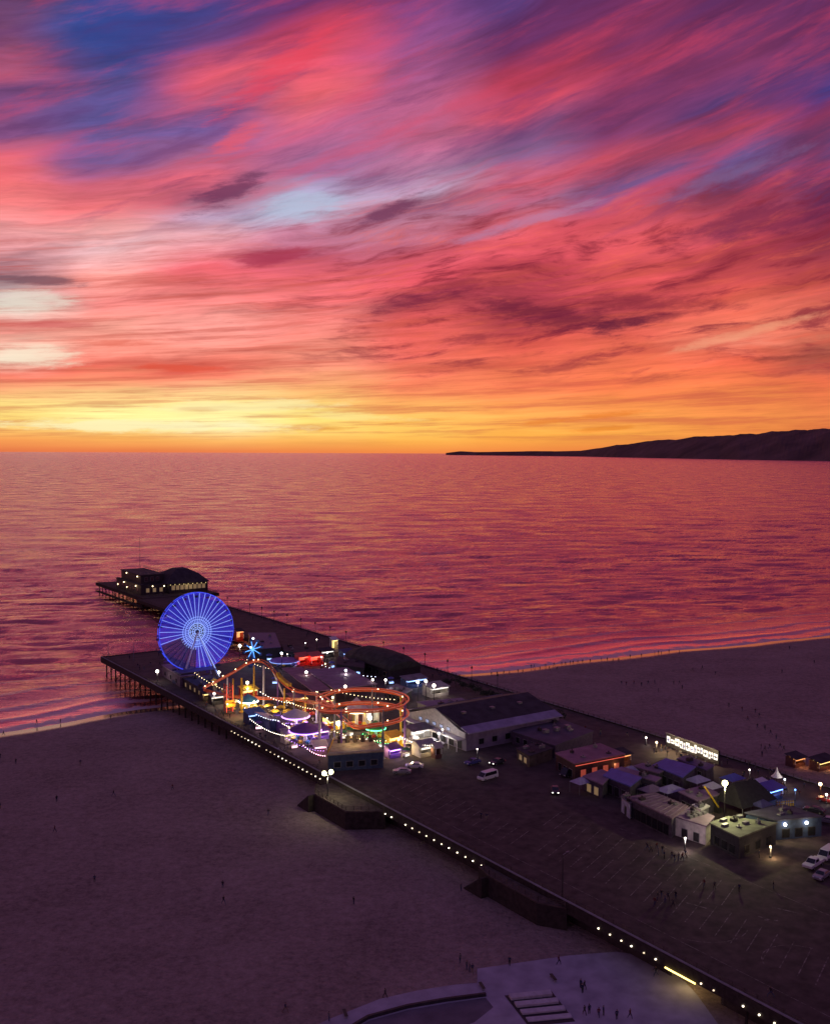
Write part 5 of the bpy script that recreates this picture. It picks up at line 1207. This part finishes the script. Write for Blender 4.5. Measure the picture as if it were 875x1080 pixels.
# ------------------------------------------------------------------ people
def person_mesh(pose, shirt, pants, idx):
    """one continuous skinned figure, 1.72 m tall, facing -y"""
    J = {}; E_ = []; RAD = {}
    def jt(k, x, y, z, r, par=None):
        J[k] = (x, y, z); RAD[k] = r
        if par: E_.append((par, k))
    walk = {'stand': 0, 'walk': .22, 'stride': .32, 'sit': 0}[pose]
    zo = 0
    jt('pelvis', 0, 0, .93, .125); jt('belly', 0, .01, 1.08, .12, 'pelvis'); jt('chest', 0, .01, 1.28, .14, 'belly'); jt('neck', 0, 0, 1.45, .055, 'chest'); jt('head', 0, -.02, 1.58, .10, 'neck'); jt('crown', 0, -.01, 1.67, .07, 'head')
    for s in (-1, 1):
        a = s*walk
        jt('hip%d' % s, .10*s, 0, .86, .095, 'pelvis'); jt('knee%d' % s, .11*s, -a-.02, .49, .065, 'hip%d' % s); jt('ankle%d' % s, .11*s, -a*1.35+(.12 if a < 0 else 0), .10, .045, 'knee%d' % s); jt('toe%d' % s, .12*s, -a*1.35-.15, .045, .035, 'ankle%d' % s)
        jt('sh%d' % s, .19*s, .01, 1.38, .06, 'chest'); jt('elb%d' % s, .25*s, .05+a*.6, 1.12, .045, 'sh%d' % s); jt('wr%d' % s, .25*s, -.04+a*1.1, .88, .032, 'elb%d' % s); jt('hand%d' % s, .245*s, -.07+a*1.2, .79, .03, 'wr%d' % s)
    if pose == 'sit':
        for s in (-1, 1):
            J['knee%d' % s] = (.14*s, -.38, 1.05); J['ankle%d' % s] = (.14*s, -.52, .66); J['toe%d' % s] = (.15*s, -.68, .62)
            J['elb%d' % s] = (.26*s, -.12, 1.12); J['wr%d' % s] = (.16*s, -.33, 1.1); J['hand%d' % s] = (.1*s, -.38, 1.1)
        for k in J: J[k] = (J[k][0], J[k][1], J[k][2]-.62)
        for s in (-1, 1): J['hip%d' % s] = (.1*s, -.05, .2); 
    ks = list(J); me = bpy.data.meshes.new('skel'); me.from_pydata([J[k] for k in ks], [(ks.index(a), ks.index(b)) for a, b in E_], [])
    o = bpy.data.objects.new('skel', me); COL.objects.link(o)
    md = o.modifiers.new('skin', 'SKIN'); md.use_smooth_shade = True
    for i, k in enumerate(ks): me.skin_vertices[0].data[i].radius = (RAD[k], RAD[k]); me.skin_vertices[0].data[i].use_root = (i == 0)
    sb = o.modifiers.new('sub', 'SUBSURF'); sb.levels = 1; sb.render_levels = 1
    dg = bpy.context.evaluated_depsgraph_get(); ev = o.evaluated_get(dg); out = bpy.data.meshes.new_from_object(ev)
    bpy.data.objects.remove(o); out.materials.clear()
    for mt in (M_skin, shirt, pants, M_hair): out.materials.append(mt)
    zs = -.62 if pose == 'sit' else 0
    for p in out.polygons:
        c = p.center; z = c.z-zs
        if z > 1.62 or (z > 1.54 and c.y > .01): k = 3
        elif z > 1.43: k = 0
        elif pose != 'sit' and z < .09: k = 3
        elif abs(c.x) > .2 and z < 1.0 and pose != 'sit': k = 0
        elif z < .95 or (pose == 'sit' and c.y < -.15 and z < 1.0): k = 2
        else: k = 1
        p.material_index = k
    out.name = 'person_body'
    return out
CL = [mat('cloth_%s' % n, c, .85, vary=.1) for n, c in (('black', (.02, .02, .025)), ('navy', (.03, .04, .09)), ('grey', (.06, .06, .065)), ('white', (.16, .15, .15)), ('red', (.12, .02, .02)), ('denim', (.06, .08, .15)), ('khaki', (.2, .16, .11)))]
PB = [person_mesh(*a, i) for i, a in enumerate([('stand', CL[0], CL[1]), ('stand', CL[3], CL[5]), ('walk', CL[2], CL[0]), ('walk', CL[4], CL[1]), ('stride', CL[1], CL[6]), ('stride', CL[0], CL[5]), ('stand', CL[1], CL[0]), ('sit', CL[0], CL[1])])]
def person(u, v, z, label, group=None, k=None, rot=None):
    o = bpy.data.objects.new('person', PB[random.randrange(7) if k is None else k]); COL.objects.link(o)
    o.location = P(u, v, z); o.rotation_euler = (0, 0, random.uniform(0, 6.28) if rot is None else rot); s = random.uniform(.94, 1.06); o.scale = (s, s, s)
    tag(o, label, 'person', group); return o
def bperson(px, py, label, group=None, k=None):
    u, v = AT(px, py, 2.0); z = bz(u, v)+.02
    for _ in range(3): u, v = AT(px, py, z); z = bz(u, v)+.03
    person(u, v, z, label, group, k)
for px, py, lab in [
    (4, 776, 'person wading at the left frame side where surf meets sand'), (39, 764, 'person at the left waterline, left one of the close pair'), (64, 763, 'person at the left waterline, right one of the close pair'), (117, 759, 'person on the wet sand nearest the south spur of the pier'),
    (17, 806, 'person on the left sand closest to the left frame side'), (85, 807, 'person on the left sand just below the surf, mid-way to the pier'), (60, 846, 'person in dark clothes on the left sand, upper of two in line'), (58, 878, 'person in dark clothes on the left sand, lower of two in line'), (120, 840, 'person standing alone on the sand right of the two in line'),
    (182, 833, 'person on the sand straight below the ferris wheel'), (100, 931, 'person walking alone in the middle of the left sand'), (235, 937, 'person on the open sand, upper one of a close pair'), (236, 954, 'person on the open sand, lower one of a close pair'), (283, 860, 'person on the sand beside the ramp bay of the pier'),
    (373, 954, 'person alone on the sand between open beach and the path'), (301, 1068, 'person at the bottom of the frame left of the paved path'), (406, 1053, 'person on the paved path at its middle'), (347, 1078, 'person at the near left bend of the paved path'),
    (485, 1016, 'person at the upper corner of the paved path, standing apart'), (537, 1019, 'person on the paved path above the pale steps'), (589, 1018, 'person on the paved path close to the pier wall'), (486, 940, 'person on the sand in front of the stair bay'), (0.5, 853, 'person cut by the left frame side on the sand'), (0.5, 800, 'person cut by the left frame side near the surf')]: bperson(px, py, lab)
for px, py in ((492, 1023), (495, 1025), (498, 1026.5)): bperson(px, py, 'person in the close trio at the corner of the paved path', 'trio at the path corner')
for px, py in ((612, 1043), (616, 1044), (614, 1048)): bperson(px, py, 'person in the small group right of the pale steps', 'group right of the steps')
for px, py in ((616, 1071), (621, 1070), (631, 1073), (636, 1072), (650, 1076), (664, 1075)): bperson(px, py, 'person in the row at the bottom frame edge below the steps', 'row at the bottom edge')
bperson(691, 1030, 'person standing in the yellow lit underpass')
def dperson(px, py, lab, grp=None): person(*AT(px, py, 7), 7.02, lab, grp)
for px, py in ((682, 897), (686, 899), (692, 896), (694, 903), (698, 900), (700, 906), (708, 906), (711, 909), (715, 908), (719, 908), (722, 905)): dperson(px, py, 'person in the group on the car park below the white wall', 'group below the white wall')
for px, py in ((690, 956), (693, 950), (697, 947), (701, 953), (704, 950), (709, 957), (712, 948)): dperson(px, py, 'person in the group among the car park lines', 'group among the lines')
for px, py, lab in [(742, 936, 'person alone in the car park, left of the pair mid-lot'), (753, 938, 'person alone in the car park, right of the pair mid-lot'), (779, 941, 'person walking in the car park under the flat-roofed building'), (815, 938, 'person in the car park left of the pickup'), (507, 864, 'person in the open car park near the sea side, left of two'), (513, 865, 'person in the open car park near the sea side, right of two'), (812, 1052, 'person at the deck edge near the bottom right'), (720, 872, 'person leaning by the white wall'), (800, 905, 'person under the corner of the flat-roofed building')]: dperson(px, py, lab)
def zone(n, u0, u1, v0, v1, lab, grp, z=7.02):
    for _ in range(n):
        u, v = random.uniform(u0, u1), random.uniform(v0, v1); person(u, v, z if z else bz(u, v)+.02, lab, grp)
zone(34, 356, 526, 208, 214.7, 'person in the crowd along the railing of the far pier', 'crowd on the far pier')
zone(24, 262, 350, 206, 214.5, 'person in the crowd between domed hall and north railing', 'crowd at the north railing')
zone(10, 535, 540, 192, 206, 'person on the open deck before the boxy restaurant', 'people at the pier end')
zone(18, 215, 300, 123, 125.5, 'person strolling on the promenade beside the south railing', 'strollers on the promenade')
zone(10, 228, 250, 150, 160, 'person between the red ring and the arcade', 'people before the arcade')
zone(10, 250, 290, 136, 152, 'person among the lit game stalls of the park', 'people among the stalls')
zone(8, 300, 325, 128, 150, 'person at the foot of the blue wheel', 'people below the wheel')
zone(9, 354, 386, 123.5, 142, 'person on the open deck of the south spur', 'people on the south spur')
zone(16, 168, 184, 203, 207.5, 'person in the crowd before the bright display wall', 'crowd before the display wall')
zone(28, 140, 166, 203, 214.5, 'person in the crowd right of the display wall', 'crowd right of the display wall')
zone(8, 141, 150, 190, 200, 'person between dark tent and blue booth', 'people by the dark tent')
zone(7, 185, 215, 200, 213, 'person behind the rose-roofed restaurant', 'people behind the restaurant')
for px, py in ((560,705),(563,704.5),(575,704),(584,703),(592,701.5),(596,702),(601,700.5),(604,700.5),(609,700),(614,699),(622,699),(634,697.5),(640,697),(664,694),(690,690.5),(694,690),(697,690.5)): bperson(px, py, 'tiny person at the waterline of the right beach', 'people at the right waterline')
for px, py in ((655,722),(660,723),(668,722),(676,724),(683,722),(690,721),(694,730),(710,722),(716,722),(730,708),(740,706),(754,712),(719,727)): bperson(px, py, 'tiny person in the loose group on the upper right sand', 'loose group on the right sand')
for px, py in ((782,750),(796,752),(800,757),(788,760),(806,770),(812,775),(818,780),(802,790),(806,792),(811,790),(822,789),(826,792),(803,798),(798,768)): bperson(px, py, 'person in the dark group in the middle of the right sand', 'dark group on the right sand')
bperson(768, 746, 'person alone left of the dark group on the right sand'); bperson(824, 710, 'person alone on the right sand close to the waterline'); bperson(832, 685, 'person alone on the wet right sand near the frame side'); bperson(858, 700, 'person alone on the right sand below the bright surf line')
for px, py in ((757,835),(735,797)): pass

for px in (518, 524, 531, 537, 546, 551, 569, 579, 587, 646, 652, 676, 705, 716): bperson(px, 699-.128*(px-600)+4+random.uniform(-1, 2), 'tiny person at the waterline of the right beach', 'people at the right waterline')
print('PEOPLE', len([o for o in bpy.data.objects if o.get('category') == 'person']))
# ------------------------------------------------------------------ camera and colour management
cd = bpy.data.cameras.new('camera'); cam = bpy.data.objects.new('camera', cd); COL.objects.link(cam)
cd.sensor_fit = 'VERTICAL'; cd.sensor_height = 24; cd.lens = 24*FPX/1080.0; cd.clip_start = .5; cd.clip_end = 120000
fwd = ray(437.5, 540).normalized(); right = (ray(537.5, 540)-ray(437.5, 540)).normalized(); up = right.cross(fwd)
mtx = Matrix((right, up, -fwd)).transposed().to_4x4(); mtx.translation = (0, 0, HC)
cam.matrix_world = mtx; SC.camera = cam
SC.view_settings.view_transform = 'Standard'; SC.view_settings.look = 'None'
SC.view_settings.exposure = 0; SC.view_settings.gamma = 1
SC.render.engine = 'CYCLES'
SC.cycles.use_denoising = True; SC.cycles.max_bounces = 5; SC.cycles.sample_clamp_indirect = 4
SC.cycles.caustics_reflective = False; SC.cycles.caustics_refractive = False
